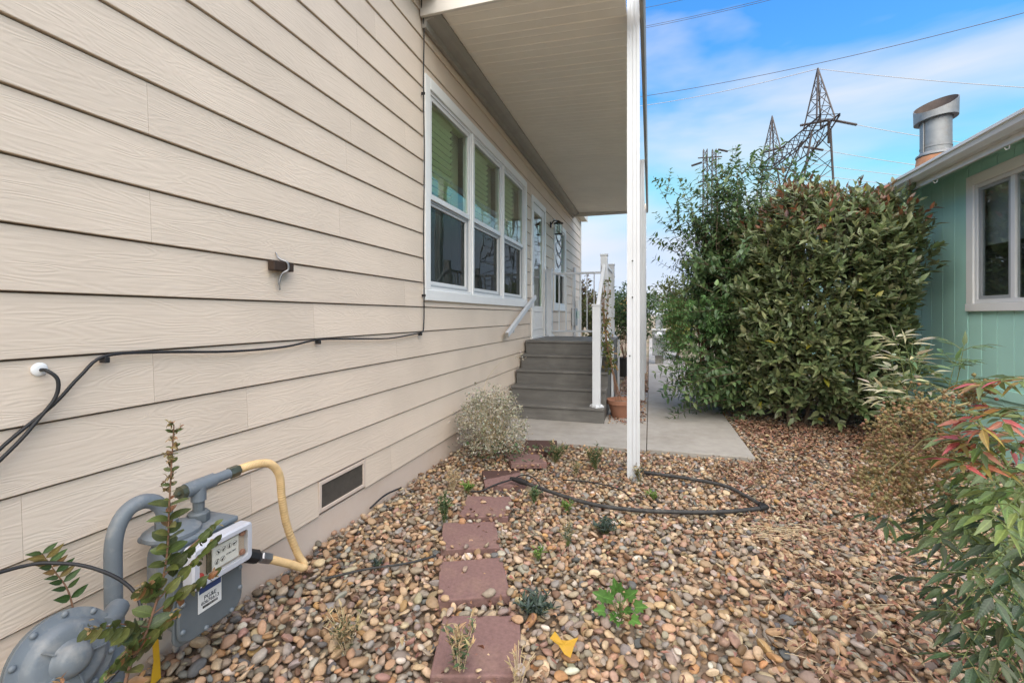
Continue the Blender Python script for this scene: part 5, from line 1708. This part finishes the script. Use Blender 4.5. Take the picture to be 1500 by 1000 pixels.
for (i, yy, zz_, xx) in ((20, -0.13, 0.08, 0.0), (24, 0.13, 0.10, 0.04), (26, -0.08, 0.06, 0.05), (22, 0.16, 0.02, 0.02), (28, 0.10, 0.10, 0.06), (18, -0.10, -0.01, 0.03), (14, 0.06, 0.08, 0.06)):
    p = sp_[i]
    e = p + Vector((xx, yy, zz_))
    tw.tube([p, p.lerp(e, 0.5) + Vector((0, 0, 0.01)), e], [0.002, 0.0016, 0.001], 5, False)
    for j in range(9):
        t = 0.15 + 0.85 * j / 8
        q = p.lerp(e, t)
        for s in (1, -1):
            L.add(q, Vector((0.5 * s + 0.2, yy * 3, s * 0.6 + 0.15)), Vector((0.8, -0.2, 0.8)) + rv(0.3), random.uniform(0.032, 0.050) * (1.15 - 0.5 * t), random.choice(gm_c))
    for w_ in range(6):
        L.add(e + rv(0.006), rv(), Vector((0, 0, 1)), 0.012, (0.34, 0.24, 0.12))
L.build(cm_, LEAF_RD, M_leaf_o, M_leaf_a, 300)
tw.build('stem', M_twig, cm_)

fs = thing('wall_seedling', (-1.66, 0.87, 0.2), 'small pinnate leafy shoot against the siding behind the regulator', 'seedling')
L = Leaves(); tw = MB()
fp_ = smooth_path([(-1.62, 0.93, 0.20), (-1.63, 0.905, 0.42), (-1.64, 0.875, 0.51), (-1.65, 0.85, 0.575)], 8)
tw.tube(fp_, [0.003 - 0.00008 * i for i in range(len(fp_))], 5, False)
for i in range(7, len(fp_)):
    for s in (1, -1):
        if i % 2 == 0:
            L.add(fp_[i], Vector((0.15, s * 0.9 - 0.0, 0.45)), Vector((1, 0, 0.3)) + rv(0.15), random.uniform(0.034, 0.05), random.choice([(0.06, 0.11, 0.03), (0.075, 0.12, 0.035), (0.05, 0.095, 0.03), (0.20, 0.15, 0.05)]))
L.build(fs, LEAF_OV, M_leaf_o, M_leaf_a, 60)
tw.build('stem', M_twig, fs)
ds = thing('dry_flower_stalk', (-1.30, 0.70, 0), 'thin dried brown flower stalk in front of the regulator', 'dry stalk')
L = Leaves(); tw = MB()
fp_ = smooth_path([(-1.28, 0.665, 0.0), (-1.285, 0.675, 0.30), (-1.29, 0.70, 0.42)], 8)
tw.tube(fp_, 0.0018, 5, False)
for i in range(8, len(fp_)):
    for q in range(4):
        L.add(fp_[i], rv() + Vector((0, 0, 0.3)), Vector((0, 0, 1)), random.uniform(0.012, 0.022), random.choice([(0.34, 0.2, 0.1), (0.42, 0.27, 0.15), (0.28, 0.13, 0.08)]))
L.build(ds, LEAF_OV, M_matte_o, M_matte_a, 40)
tw.build('stem', M_twig, ds)

# ---- lobed green seedling on the pebbles
sg = thing('lobed_seedling', (-0.12, 1.95, 0), 'bright green seedling with lobed leaves among the pebbles', 'seedling')
lob = []
for a, rr in ((-168, .30), (-140, .55), (-118, .48), (-100, .72), (-80, .62), (-62, .58), (-45, .88), (-28, .62), (-14, .80), (0, 1.0), (14, .80), (28, .62), (45, .88), (62, .58), (80, .62), (100, .72), (118, .48), (140, .55), (168, .30)):
    lob.append((0.52 * rr * math.sin(R(a)), 0.38 + 0.55 * rr * math.cos(R(a)), 0.30 * rr * abs(math.sin(R(a))) - 0.16 * rr * rr))
lobV = np.array([(0, 0.38, 0)] + lob)
lobF = np.array([(0, i + 2, i + 1) for i in range(len(lob) - 1)] + [(0, 1, len(lob))])
tw = MB()
lob_me = mesh_np('leaf', lobV, lobF)
lob_me.materials.append(M_matte_o)
for k, (yaw_, el, ln_, sz) in enumerate([(100, 65, 0.11, 0.085), (60, 55, 0.10, 0.075), (150, 45, 0.10, 0.080), (20, 40, 0.09, 0.075), (200, 30, 0.08, 0.07), (-40, 28, 0.08, 0.07), (-90, 22, 0.07, 0.06), (250, 35, 0.06, 0.06), (120, 30, 0.08, 0.07), (-10, 60, 0.06, 0.05), (80, 80, 0.13, 0.06), (-65, 60, 0.09, 0.055), (-90, 75, 0.12, 0.06), (30, 78, 0.11, 0.055), (180, 72, 0.10, 0.06), (-100, 50, 0.07, 0.055)]):
    d = Vector((math.cos(R(yaw_)) * math.cos(R(el)), math.sin(R(yaw_)) * math.cos(R(el)), math.sin(R(el))))
    b = Vector((-0.12, 1.93, 0.0))
    e = b + d * ln_ * 0.7
    tw.tube([b, b.lerp(e, 0.5) + Vector((0, 0, 0.01)), e], 0.0016, 5, False)
    ld = Vector((d.x * 0.8, d.y * 0.5 - 0.25, 0.25)).normalized()
    m3 = rot_from(np.array([tuple(ld)]), np.array([[0.0, -0.8, 1.0]]))[0] * sz * 1.02
    mt = Matrix(m3.tolist()).to_4x4(); mt.translation = e
    o = place('leaf', lob_me, None, sg, matrix=mt)
    kcol = random.uniform(0.8, 1.3)
    o.color = (0.10 * kcol, 0.22 * kcol, 0.05 * kcol, 1)
tw.build('stem', M_stem_green, sg)

# ---- small weeds
def weed(x, y, h, n, spread, cols, label, ls=0.03, name='weed', thin=0.0014, shapes=LEAF_LA, nl=9, dry=0.0):
    global L, tw
    t = thing(name, (x, y, 0), label, 'weed', 'weeds among the pebbles')
    L = Leaves(); tw = MB()
    for k in range(int(n * 1.5)):
        a = random.uniform(0, 6.28)
        sp = random.uniform(0.2, 1) * spread
        e = Vector((x + math.cos(a) * sp, y + math.sin(a) * sp, h * random.uniform(0.5, 1.0)))
        b = Vector((x + math.cos(a) * sp * 0.15, y + math.sin(a) * sp * 0.15, -0.01))
        pts = smooth_path([b, b.lerp(e, 0.5) + Vector((0, 0, h * 0.15)), e], 4)
        tw.tube(pts, thin, 4, False)
        for j in range(nl):
            f = 0.2 + 0.8 * (j + random.random()) / nl
            i = min(int(f * (len(pts) - 1)), len(pts) - 2)
            q = pts[i].lerp(pts[i + 1], random.random())
            c = random.choice(cols)
            if random.random() < dry * f * 1.6: c = random.choice([(0.45, 0.35, 0.2), (0.38, 0.27, 0.15)])
            L.add(q, Vector((random.gauss(0, 1), random.gauss(0, 1), 0.7)), Vector((0, 0, 1)) + rv(0.3), ls * 1.35 * random.uniform(0.6, 1.2), c)
    L.build(t, shapes, M_matte_o, M_matte_a, 60)
    tw.build('stem', M_stem_green if dry < 0.5 else M_straw, t)
gA = [(0.09, 0.15, 0.07), (0.11, 0.17, 0.08), (0.07, 0.12, 0.06), (0.14, 0.17, 0.09)]
gB = [(0.07, 0.10, 0.085), (0.09, 0.12, 0.10), (0.06, 0.085, 0.07)]
gC = [(0.16, 0.25, 0.06), (0.12, 0.21, 0.05)]
weed(-1.18, 2.50, 0.20, 9, 0.05, gA, 'upright grey-green weed beside the third red stepping stone', 0.026, nl=14)
weed(-0.46, 1.87, 0.055, 26, 0.085, gB, 'low grey-green mat weed beside the nearest stepping stone', 0.026, nl=10)
weed(-0.25, 2.68, 0.06, 20, 0.085, gB, 'low bluish mat weed in front of the black hose', 0.028, nl=8)
weed(-0.43, 3.75, 0.20, 14, 0.10, gA, 'bushy green weed just left of the white post', 0.03, nl=12, dry=0.35)
weed(-0.78, 3.86, 0.16, 14, 0.11, gA, 'bushy green weed beside the tilted stepping stone', 0.03, nl=12, dry=0.3)
weed(-0.56, 3.55, 0.13, 10, 0.07, gA, 'half dry weed between the two bushy green weeds', 0.024, nl=10, dry=0.6)
weed(-0.745, 2.97, 0.09, 10, 0.055, gA, 'small green tuft at the hose by the fourth stepping stone', 0.026, nl=8)
weed(-0.50, 2.88, 0.07, 7, 0.04, gC, 'small yellow-green sprout in front of the hose', 0.028, nl=5)
weed(-0.43, 2.47, 0.12, 9, 0.06, gB, 'wispy grey weed in the middle of the pebbles', 0.016, nl=9, dry=0.4)
weed(-0.55, 2.28, 0.05, 6, 0.035, gC, 'tiny fresh green sprout right of the third stepping stone', 0.022, nl=5)
weed(-1.24, 3.00, 0.06, 9, 0.055, gC, 'fresh green sprout left of the hose coupling', 0.03, nl=6)
weed(-1.36, 3.02, 0.15, 14, 0.10, [(0.42, 0.33, 0.2), (0.34, 0.27, 0.15)], 'dry straw-coloured weed clump left of the stepping stones', 0.018, nl=10, dry=0.9)
weed(-1.29, 1.95, 0.05, 5, 0.03, gB, 'tiny bluish sprout near the yellow gas connector', 0.025, nl=5)
weed(-1.08, 1.45, 0.16, 16, 0.10, [(0.12, 0.15, 0.07), (0.16, 0.17, 0.09), (0.30, 0.22, 0.13)], 'scraggly half dry weed between the gas meter and the nearest stepping stone', 0.022, nl=11, dry=0.5)
weed(-0.63, 1.46, 0.20, 10, 0.06, [(0.10, 0.15, 0.08), (0.13, 0.17, 0.09)], 'tall weed with dry yellow tips over the nearest stepping stone', 0.024, nl=12, dry=0.55)
weed(-0.43, 1.48, 0.13, 7, 0.07, [(0.45, 0.36, 0.22), (0.38, 0.28, 0.17)], 'thin dry grass at the corner of the nearest stepping stone', 0.02, nl=4, dry=0.95)
weed(-0.08, 3.58, 0.12, 8, 0.06, [(0.20, 0.12, 0.08), (0.12, 0.14, 0.06)], 'small reddish weed at the foot of the white post', 0.022, nl=8, dry=0.3)
weed(0.02, 3.24, 0.06, 8, 0.05, gC, 'pale green sprout inside the hose loop', 0.026, nl=5)

# ---- dried pale shrub by the wall
dsb = thing('dried_shrub', (-1.33, 3.85, 0), 'dried pale shrub of tiny cream flower heads against the siding', 'shrub')
L = Leaves(); tw = MB()
for k in range(330):
    while True:
        d = rv().normalized()
        if d.z > -0.25: break
    rr = random.random() ** 0.3
    c0 = Vector((-1.34, 3.80, 0.20))
    e = c0 + Vector((d.x * 0.31, d.y * 0.33, d.z * 0.42)) * rr
    if e.x < W + 0.04: e.x = W + 0.04 + random.random() * 0.1
    if e.z < 0.03: e.z = 0.04
    if k % 2 == 0:
        tw.tube([(c0.x, c0.y, 0), c0.lerp(e, 0.5) + Vector((0, 0, 0.05)), e], [0.003, 0.002, 0.001], 4, False)
    for q in range(15):
        p = e + rv(0.028)
        L.add(p, rv(), rv() + Vector((0, 0, 1)), random.uniform(0.012, 0.024), random.choice([(0.50, 0.48, 0.40), (0.42, 0.40, 0.32), (0.35, 0.34, 0.25), (0.56, 0.54, 0.46), (0.24, 0.25, 0.16)]))
        if q % 5 == 0:
            tw.tube([e, p], 0.0007, 3, False)
for q in range(120):
    p = Vector((-1.18, 3.72, 0.05)) + Vector((random.gauss(0, 0.18), random.gauss(0, 0.15), random.random() * 0.12))
    L.add(p, rv() + Vector((0, 0, 0.8)), Vector((0, 0, 1)), 0.035, random.choice(gA))
tw.tube(smooth_path([(-1.4, 3.8, 0.3), (-1.5, 4.1, 0.62), (-1.45, 4.6, 0.80), (-1.4, 4.95, 0.78)], 6), 0.0022, 4, False)
for q in range(26):
    t = random.random()
    L.add(Vector((-1.4, 4.95, 0.78)) + rv(0.03), rv(), rv(), 0.02, (0.60, 0.56, 0.45))
L.build(dsb, [leaf_shape(0.8, 0.2, 0.3, 2, 'round'), leaf_shape(0.6, 0.3, 0.3, 2, 'round')], M_matte_o, M_matte_a, 60, piece='flower_head', rest='flower_mass')
tw.build('stems', M_straw, dsb)

# ---- pots and the vine on the railing
pot = thing('terracotta_pot', (-0.33, 5.78, 0), 'terracotta pot with a climbing vine beside the steps', 'plant pot')
pc = (-0.34, 5.78, 0.0)
MB().lathe([(0.11, 0.0), (0.155, 0.16), (0.175, 0.165), (0.18, 0.215), (0.165, 0.218), (0.15, 0.17), (0.02, 0.165)], pc, n=28).build('pot', M_terracotta, pot, smooth='auto')
MB().lathe([(0.150, 0.172), (0.08, 0.185), (0.01, 0.188)], pc, n=20).build('soil', M_dirt, pot)
L = Leaves(); tw = MB()
vg = [(0.10, 0.13, 0.04), (0.14, 0.16, 0.05), (0.22, 0.18, 0.06), (0.08, 0.11, 0.035), (0.28, 0.17, 0.07)]
for k in range(7):
    e = Vector((-0.56 + random.uniform(-0.05, 0.06), 5.75 + random.uniform(-0.15, 0.5), random.uniform(1.1, 1.75)))
    pts = smooth_path([(-0.36 + random.uniform(-.05, .05), 5.80, 0.17), (-0.45, 5.75 + random.uniform(-.05, .15), 0.6), (-0.53, 5.72 + random.uniform(0, .3), 1.0), e], 5)
    tw.tube(pts, 0.0035, 5, False)
    for q in range(70):
        i = random.randint(5, len(pts) - 1)
        L.add(pts[i] + rv(0.04), rv() + Vector((0, -0.3, 0)), Vector((0, -0.5, 0.8)) + rv(0.3), random.uniform(0.035, 0.06), random.choice(vg))
L.build(pot, LEAF_OV, M_matte_o, M_matte_a, 120)
tw.build('vine_stems', M_twig, pot)
pot2 = thing('black_nursery_pot', (-0.45, 9.6, 0), 'tall black plastic pot with bare twigs beyond the porch', 'plant pot')
pc = (-0.50, 9.6, 0.0)
MB().lathe([(0.12, 0.0), (0.155, 0.36), (0.165, 0.365), (0.165, 0.39), (0.15, 0.392), (0.14, 0.35), (0.02, 0.345)], pc, n=24).build('pot', M_pot_black, pot2, smooth='auto')
tw = MB()
for k in range(26):
    a = random.uniform(0, 6.28)
    tw.tube([(pc[0], pc[1], 0.34), (pc[0] + 0.1 * math.cos(a), pc[1] + 0.1 * math.sin(a), 0.6), (pc[0] + 0.28 * math.cos(a) * random.random(), pc[1] + 0.25 * math.sin(a), random.uniform(0.7, 1.0))], [0.004, 0.003, 0.0015], 4, False)
tw.build('twigs', M_twig, pot2)

# ---- pedestal beyond
pd_ = thing('utility_pedestal', (0.20, 12.4, 0), 'grey utility pedestal with round meter standing along the path', 'pedestal')
MB().box(0.06, 0.38, 12.25, 12.5, 0.22, 0.86).build('cabinet', M_gray_box, pd_, bevel=0.01)
MB().box(0.04, 0.40, 12.23, 12.52, 0.862, 0.90).build('lid', M_vinyl, pd_, bevel=0.008)
MB().box(0.13, 0.33, 12.33, 12.47, -0.06, 0.218).build('stub', M_gutter_dark, pd_)
MB().lathe([(0.11, 0), (0.105, 0.05), (0.075, 0.075), (0.07, 0.08)], (0.22, 12.249, 0.72), (0, -1, 0), 22).build('meter_dial', M_alu, pd_, smooth='auto')
MB().box(0.14, 0.32, 12.42, 12.5, 0.902, 1.25).build('upper_box', M_gray_box, pd_, bevel=0.01)

# ================================================================== TREES BEHIND
def tree(name, base, h, w, cols, label, n=1500, ls=0.16, trunk_h=0.35, group='trees beyond the path', cat='tree', low=0.15):
    global L, tw
    t = thing(name, base, label, cat, group)
    b = Vector(base)
    m = MB()
    m.tube(smooth_path([b + Vector((0, 0, -0.1)), b + Vector((0.05 * w, 0, h * trunk_h)), b + Vector((-0.03 * w, 0.05, h * 0.8))], 4), [0.05 * h * 0.5 * (1 - 0.1 * i) + 0.01 for i in range(9)], 7, False)
    for k in range(7):
        a = k * 0.9
        s0 = b + Vector((0, 0, h * (0.3 + 0.07 * k)))
        m.tube([s0, s0 + Vector((math.cos(a) * w * 0.25, math.sin(a) * w * 0.25, h * 0.12)), s0 + Vector((math.cos(a) * w * 0.42, math.sin(a) * w * 0.42, h * 0.16))], [0.012 * h, 0.008 * h, 0.003 * h], 5, False)
    m.build('trunk', M_bark, t)
    L = Leaves()
    clumps = []
    for k in range(26):
        d = rv().normalized()
        rr = random.random() ** 0.45
        zc = low + (1 - low) * 0.55
        clumps.append((b + Vector((d.x * w * 0.40 * rr, d.y * w * 0.40 * rr, h * (zc + d.z * 0.42 * (1 - low) * rr))), random.uniform(0.12, 0.24) * w))
    for k in range(n):
        c, r_ = random.choice(clumps)
        d = rv().normalized()
        p = c + d * r_ * random.random() ** 0.4
        if p.z < 0.05: continue
        L.add(p, d + rv(0.6), Vector((0, 0, 1)) + rv(0.5), ls * random.uniform(0.6, 1.3), random.choice(cols))
    L.build(t, LEAF_OV, M_matte_o, M_matte_a, 0, rest='crown')
dkg = [(0.045, 0.08, 0.03), (0.06, 0.10, 0.035), (0.035, 0.065, 0.025), (0.08, 0.12, 0.04)]
olv = [(0.10, 0.12, 0.045), (0.13, 0.14, 0.05), (0.08, 0.10, 0.035)]
ylw = [(0.42, 0.24, 0.04), (0.36, 0.22, 0.05), (0.28, 0.2, 0.06)]
tree('garden_shrub', (-0.55, 12.8, 0), 1.9, 1.5, dkg, 'dark green rounded shrub behind the black nursery pot', 2200, 0.10, 0.3, 'shrubs beyond the porch', 'shrub', 0.05)
tree('garden_shrub', (-1.75, 13.6, 0), 2.0, 1.3, olv, 'olive shrub seen through the porch balusters', 1600, 0.10, 0.3, 'shrubs beyond the porch', 'shrub', 0.05)
tree('garden_shrub', (0.75, 14.2, 0), 1.7, 1.5, [(0.22, 0.24, 0.06), (0.16, 0.2, 0.05), (0.12, 0.15, 0.05)], 'yellowish green shrub behind the utility pedestal', 1600, 0.10, 0.3, 'shrubs beyond the porch', 'shrub', 0.05)
tree('broadleaf_tree', (-1.1, 27, 0), 2.9, 3.6, dkg, 'dark green tree beyond the railing posts', 2200, 0.2)
tree('broadleaf_tree', (-0.75, 22.5, 0), 2.2, 1.0, ylw, 'small orange-yellow tree behind the railing posts', 800, 0.13)
tree('broadleaf_tree', (1.5, 30, 0), 3.4, 4.2, olv, 'olive green tree just right of the white post in the distance', 2200, 0.22)
tree('broadleaf_tree', (-3.6, 25, 0), 3.3, 2.2, [(0.11, 0.075, 0.05), (0.09, 0.08, 0.04)], 'brownish tree past the far corner of the house', 1200, 0.2)
tree('broadleaf_tree', (-2.6, 34, 0), 2.6, 4.0, olv, 'low olive tree far behind the porch', 1600, 0.24)
tree('broadleaf_tree', (4.5, 36, 0), 4.6, 5.0, dkg, 'tall dark tree far behind the tall shrub', 2000, 0.26)
tree('broadleaf_tree', (2.2, 20, 0), 2.6, 2.4, [(0.16, 0.19, 0.05), (0.10, 0.14, 0.04)], 'yellow-green tree behind the feathery shrub', 1800, 0.16)

# ================================================================== PYLONS AND WIRES
def lattice_leg(m, a, b, wa, wb, n, r):
    """square lattice mast from a to b"""
    a, b = Vector(a), Vector(b)
    ax_ = (b - a).normalized()
    s1 = ax_.cross(Vector((0, 1, 0.1))).normalized(); s2 = ax_.cross(s1)
    rings = []
    for i in range(n + 1):
        t = i / n
        w = wa + (wb - wa) * t
        c = a.lerp(b, t)
        rings.append([c + s1 * (sx * w / 2) + s2 * (sy * w / 2) for sx, sy in ((-1, -1), (1, -1), (1, 1), (-1, 1))])
    for k in range(4):
        m.tube([rings[0][k], rings[-1][k]], r, 4, False)
    for i in range(n):
        for k in range(4):
            m.tube([rings[i][k], rings[i + 1][(k + 1) % 4]], r * 0.55, 3, False)
            m.tube([rings[i][(k + 1) % 4], rings[i + 1][k]], r * 0.55, 3, False)
def at(u, v, dep):
    return unproj(u, v, dep)
tw1 = thing('power_pylon', at(1160, 471, 80), 'large steel lattice power pylon with two peaks above the hedge', 'pylon', 'power pylons on the skyline')
tw1.location.z = 0
dA, dB = 71.4, 88.5
pA, pB = at(1198, 100, dA), at(1131, 170, dB)
eA, eB = at(1211, 180, dA - 1.5), at(1122, 220, dB + 1.5)
zb_ = 31.0
kA, kB = Vector((pA.x, pA.y, 0)), Vector((pB.x, pB.y, 0))
axis = (kB - kA).normalized()
perp = Vector((-axis.y, axis.x, 0))
m = MB(); r = 0.13
topA = [kA + axis * o + perp * s * 1.3 + Vector((0, 0, zb_)) for o in (-2.4, 1.8) for s in (-1, 1)]
topB = [kB + axis * o + perp * s * 1.3 + Vector((0, 0, zb_)) for o in (-1.8, 2.4) for s in (-1, 1)]
def peak(m, q, tip, n=4):
    for p in q:
        m.tube([p, tip], r * 0.95, 4, False)
    for i in range(n):
        t0, t1 = i / n, (i + 1) / n
        R0 = [p.lerp(tip, t0) for p in q]; R1 = [p.lerp(tip, t1) for p in q]
        for (i0, i1) in ((0, 1), (1, 3), (3, 2), (2, 0)):
            m.tube([R0[i0], R0[i1]], r * 0.5, 3, False)
            if i < n - 1:
                m.tube([R0[i0], R1[i1]], r * 0.5, 3, False)
peak(m, topA, pA)
m.build('peak', M_tower, tw1)
m = MB()
peak(m, topB, pB)
m.build('peak', M_tower, tw1)
m = MB()
# bridge truss between the peaks, deeper in the middle of each arm
for s in (-1, 1):
    pa, pb = kA - axis * 3.6 + perp * s * 1.3, kB + axis * 3.6 + perp * s * 1.3
    N_ = 12
    up_ = [pa.lerp(pb, i / N_) + Vector((0, 0, zb_ + 0.2)) for i in range(N_ + 1)]
    lo_ = [pa.lerp(pb, i / N_) + Vector((0, 0, zb_ - 2.4 * math.sin(math.pi * min(1, i / 4) / 2) * (1 if i <= 6 else math.sin(math.pi * min(1, (N_ - i) / 4) / 2)))) for i in range(N_ + 1)]
    m.tube(up_, r, 4, False); m.tube(lo_, r, 4, False)
    for i in range(N_):
        m.tube([up_[i], lo_[i + 1]], r * 0.55, 3, False)
        m.tube([lo_[i], up_[i + 1]], r * 0.55, 3, False)
for i in range(13):
    c_ = (kA - axis * 3.6).lerp(kB + axis * 3.6, i / 12)
    m.tube([c_ + perp * 1.3 + Vector((0, 0, zb_ + 0.2)), c_ - perp * 1.3 + Vector((0, 0, zb_ + 0.2))], r * 0.5, 3, False)
m.build('bridge', M_tower, tw1)
m = MB()
mid_ = (kA + kB) / 2
for s in (-1, 1):
    for (k0, k1, sg) in ((kA, kB, 1), (kB, kA, -1)):
        oleg = k0 + perp * s * 1.3 - axis * sg * 1.0
        foot = k0.lerp(mid_, 0.28) + perp * s * 4.6
        m.tube([oleg + Vector((0, 0, zb_ - 1)), foot], r * 1.25, 4, False)
        inn = k0 + axis * sg * 2.4 + perp * s * 1.3 + Vector((0, 0, zb_ - 1.5))
        opp = mid_ + perp * s * 1.2 + Vector((0, 0, 25.5))
        m.tube([inn, opp], r, 4, False)
        low_ = k1.lerp(mid_, 0.22) + perp * s * 2.6 + Vector((0, 0, 12))
        m.tube([opp, low_], r, 4, False)
        hz_ = [oleg.lerp(foot, t) + Vector((0, 0, (zb_ - 1) * (1 - t))) for t in (0.15, 0.3, 0.45, 0.6, 0.75)]
        for i in range(5):
            t = (0.15, 0.3, 0.45, 0.6, 0.75)[i]
            p = Vector((oleg.x, oleg.y, zb_ - 1)).lerp(foot, t)
            o2 = Vector((k1.x, k1.y, 0)) + perp * s * 1.3 + axis * sg * 1.0
            f2 = k1.lerp(mid_, 0.28) + perp * s * 4.6
            q = Vector((o2.x, o2.y, zb_ - 1)).lerp(f2, t)
            if sg == 1:
                m.tube([p, q], r * 0.5, 3, False)
            c2 = mid_ + perp * s * 1.2 + Vector((0, 0, max(2, 25.5 - 5 * abs(i - 1))))
            m.tube([p, c2], r * 0.5, 3, False)
        pth = Vector((oleg.x, oleg.y, zb_ - 1))
        for i in range(9):
            a_ = pth.lerp(foot, i / 10)
            b2 = (k0 + perp * -s * 1.3 - axis * sg * 1.0 + Vector((0, 0, zb_ - 1))).lerp(k0.lerp(mid_, 0.28) - perp * s * 4.6, (i + 1) / 10)
            m.tube([a_, b2], r * 0.5, 3, False)
m.build('legs', M_tower, tw1)
def insulator(m, a, b, rad):
    n = 18
    for i in range(n):
        t0 = i / n
        p = Vector(a).lerp(Vector(b), t0 + 0.5 / n)
        m.lathe([(rad * 0.4, -0.12), (rad, 0.0), (rad * 0.4, 0.12)], p, Vector(b) - Vector(a), 6)
    m.tube([a, b], rad * 0.35, 4, False)
ins = [((1219, 176), (1255, 183), 69), ((1214, 177), (1214, 210), 69.5), ((1177, 215), (1206, 220), 78), ((1172, 184), (1215, 176), 72), ((1117, 224), (1150, 215), 90), ((1133, 246), (1152, 250), 88)]
for a, b, dp in ins:
    m = MB()
    insulator(m, at(*a, dp), at(*b, dp), 0.24)
    m.build('insulator', M_tower, tw1)
tw2 = thing('power_pylon', at(1040, 471, 120), 'smaller distant lattice power pylon behind the tall shrub', 'pylon', 'power pylons on the skyline')
tw2.location.z = 0
m = MB()
c1, c2 = at(1033, 471, 118), at(1046, 471, 118)
for c_ in (c1, c2):
    lattice_leg(m, (c_.x, c_.y, -0.3), (c_.x, c_.y, 44.2), 1.6, 0.9, 22, 0.13)
m.build('masts', M_tower, tw2)
m = MB()
for z in (42, 36.5, 30):
    e1, e2 = c1.lerp(c2, -0.8), c1.lerp(c2, 1.9)
    m.tube([(e1.x, e1.y, z - (0.8 if z < 42 else 0)), (e2.x, e2.y, z + 0.4)], 0.16, 4, False)
    m.tube([(c1.x, c1.y, z - 5), (c2.x, c2.y, z)], 0.1, 4, False)
    m.tube([(c2.x, c2.y, z - 5), (c1.x, c1.y, z)], 0.1, 4, False)
m.build('crossarms', M_tower, tw2)
m = MB()
insulator(m, at(1052, 219, 118), at(1066, 222, 118), 0.3)
insulator(m, at(1013, 243, 118), at(1028, 238, 118), 0.3)
m.build('insulators', M_tower, tw2)

def wire(a, b, da, db, sag, label, rad, dark=False):
    p, q = at(*a, da), at(*b, db)
    pts = []
    for i in range(25):
        t = i / 24
        c_ = p.lerp(q, t)
        c_.z -= sag * 4 * t * (1 - t)
        pts.append(c_)
    o = MB().tube(pts, rad, 5, False).build('power_line', M_wire_dark if dark else M_wire, smooth=True)
    tag(o, label, 'power line', 'power lines across the sky')
wire((880, 150), (1560, 3), 62, 40, 0.9, 'long power line crossing the whole sky above the pylon', 0.032, True)
wire((900, 160), (1198, 101), 110, 71.4, 0.8, 'earth wire running left from the pylon top', 0.06)
wire((1198, 101), (1560, 132), 71.4, 60, 0.3, 'earth wire running right from the pylon top', 0.05)
wire((1255, 183), (1560, 226), 69, 58, 0.4, 'conductor running right from the pylon arm insulator', 0.05)
wire((1206, 220), (1540, 265), 78, 62, 0.4, 'conductor passing behind the flue pipe', 0.05)
wire((1150, 250), (1500, 290), 88, 70, 0.3, 'lowest conductor just above the green house gutter', 0.05)
wire((1190, 240), (1500, 275), 86, 68, 0.3, 'second lowest conductor left of the flue pipe', 0.05)
wire((900, 47), (1240, -32), 55, 40, 0.3, 'upper of the paired power lines at the top edge of the sky', 0.022, True)
wire((900, 49.5), (1240, -29), 55, 40, 0.3, 'lower of the paired power lines at the top edge of the sky', 0.022, True)
wire((900, 20), (1100, -25), 55, 45, 0.2, 'topmost single power line in the sky beside the patio cover', 0.022, True)
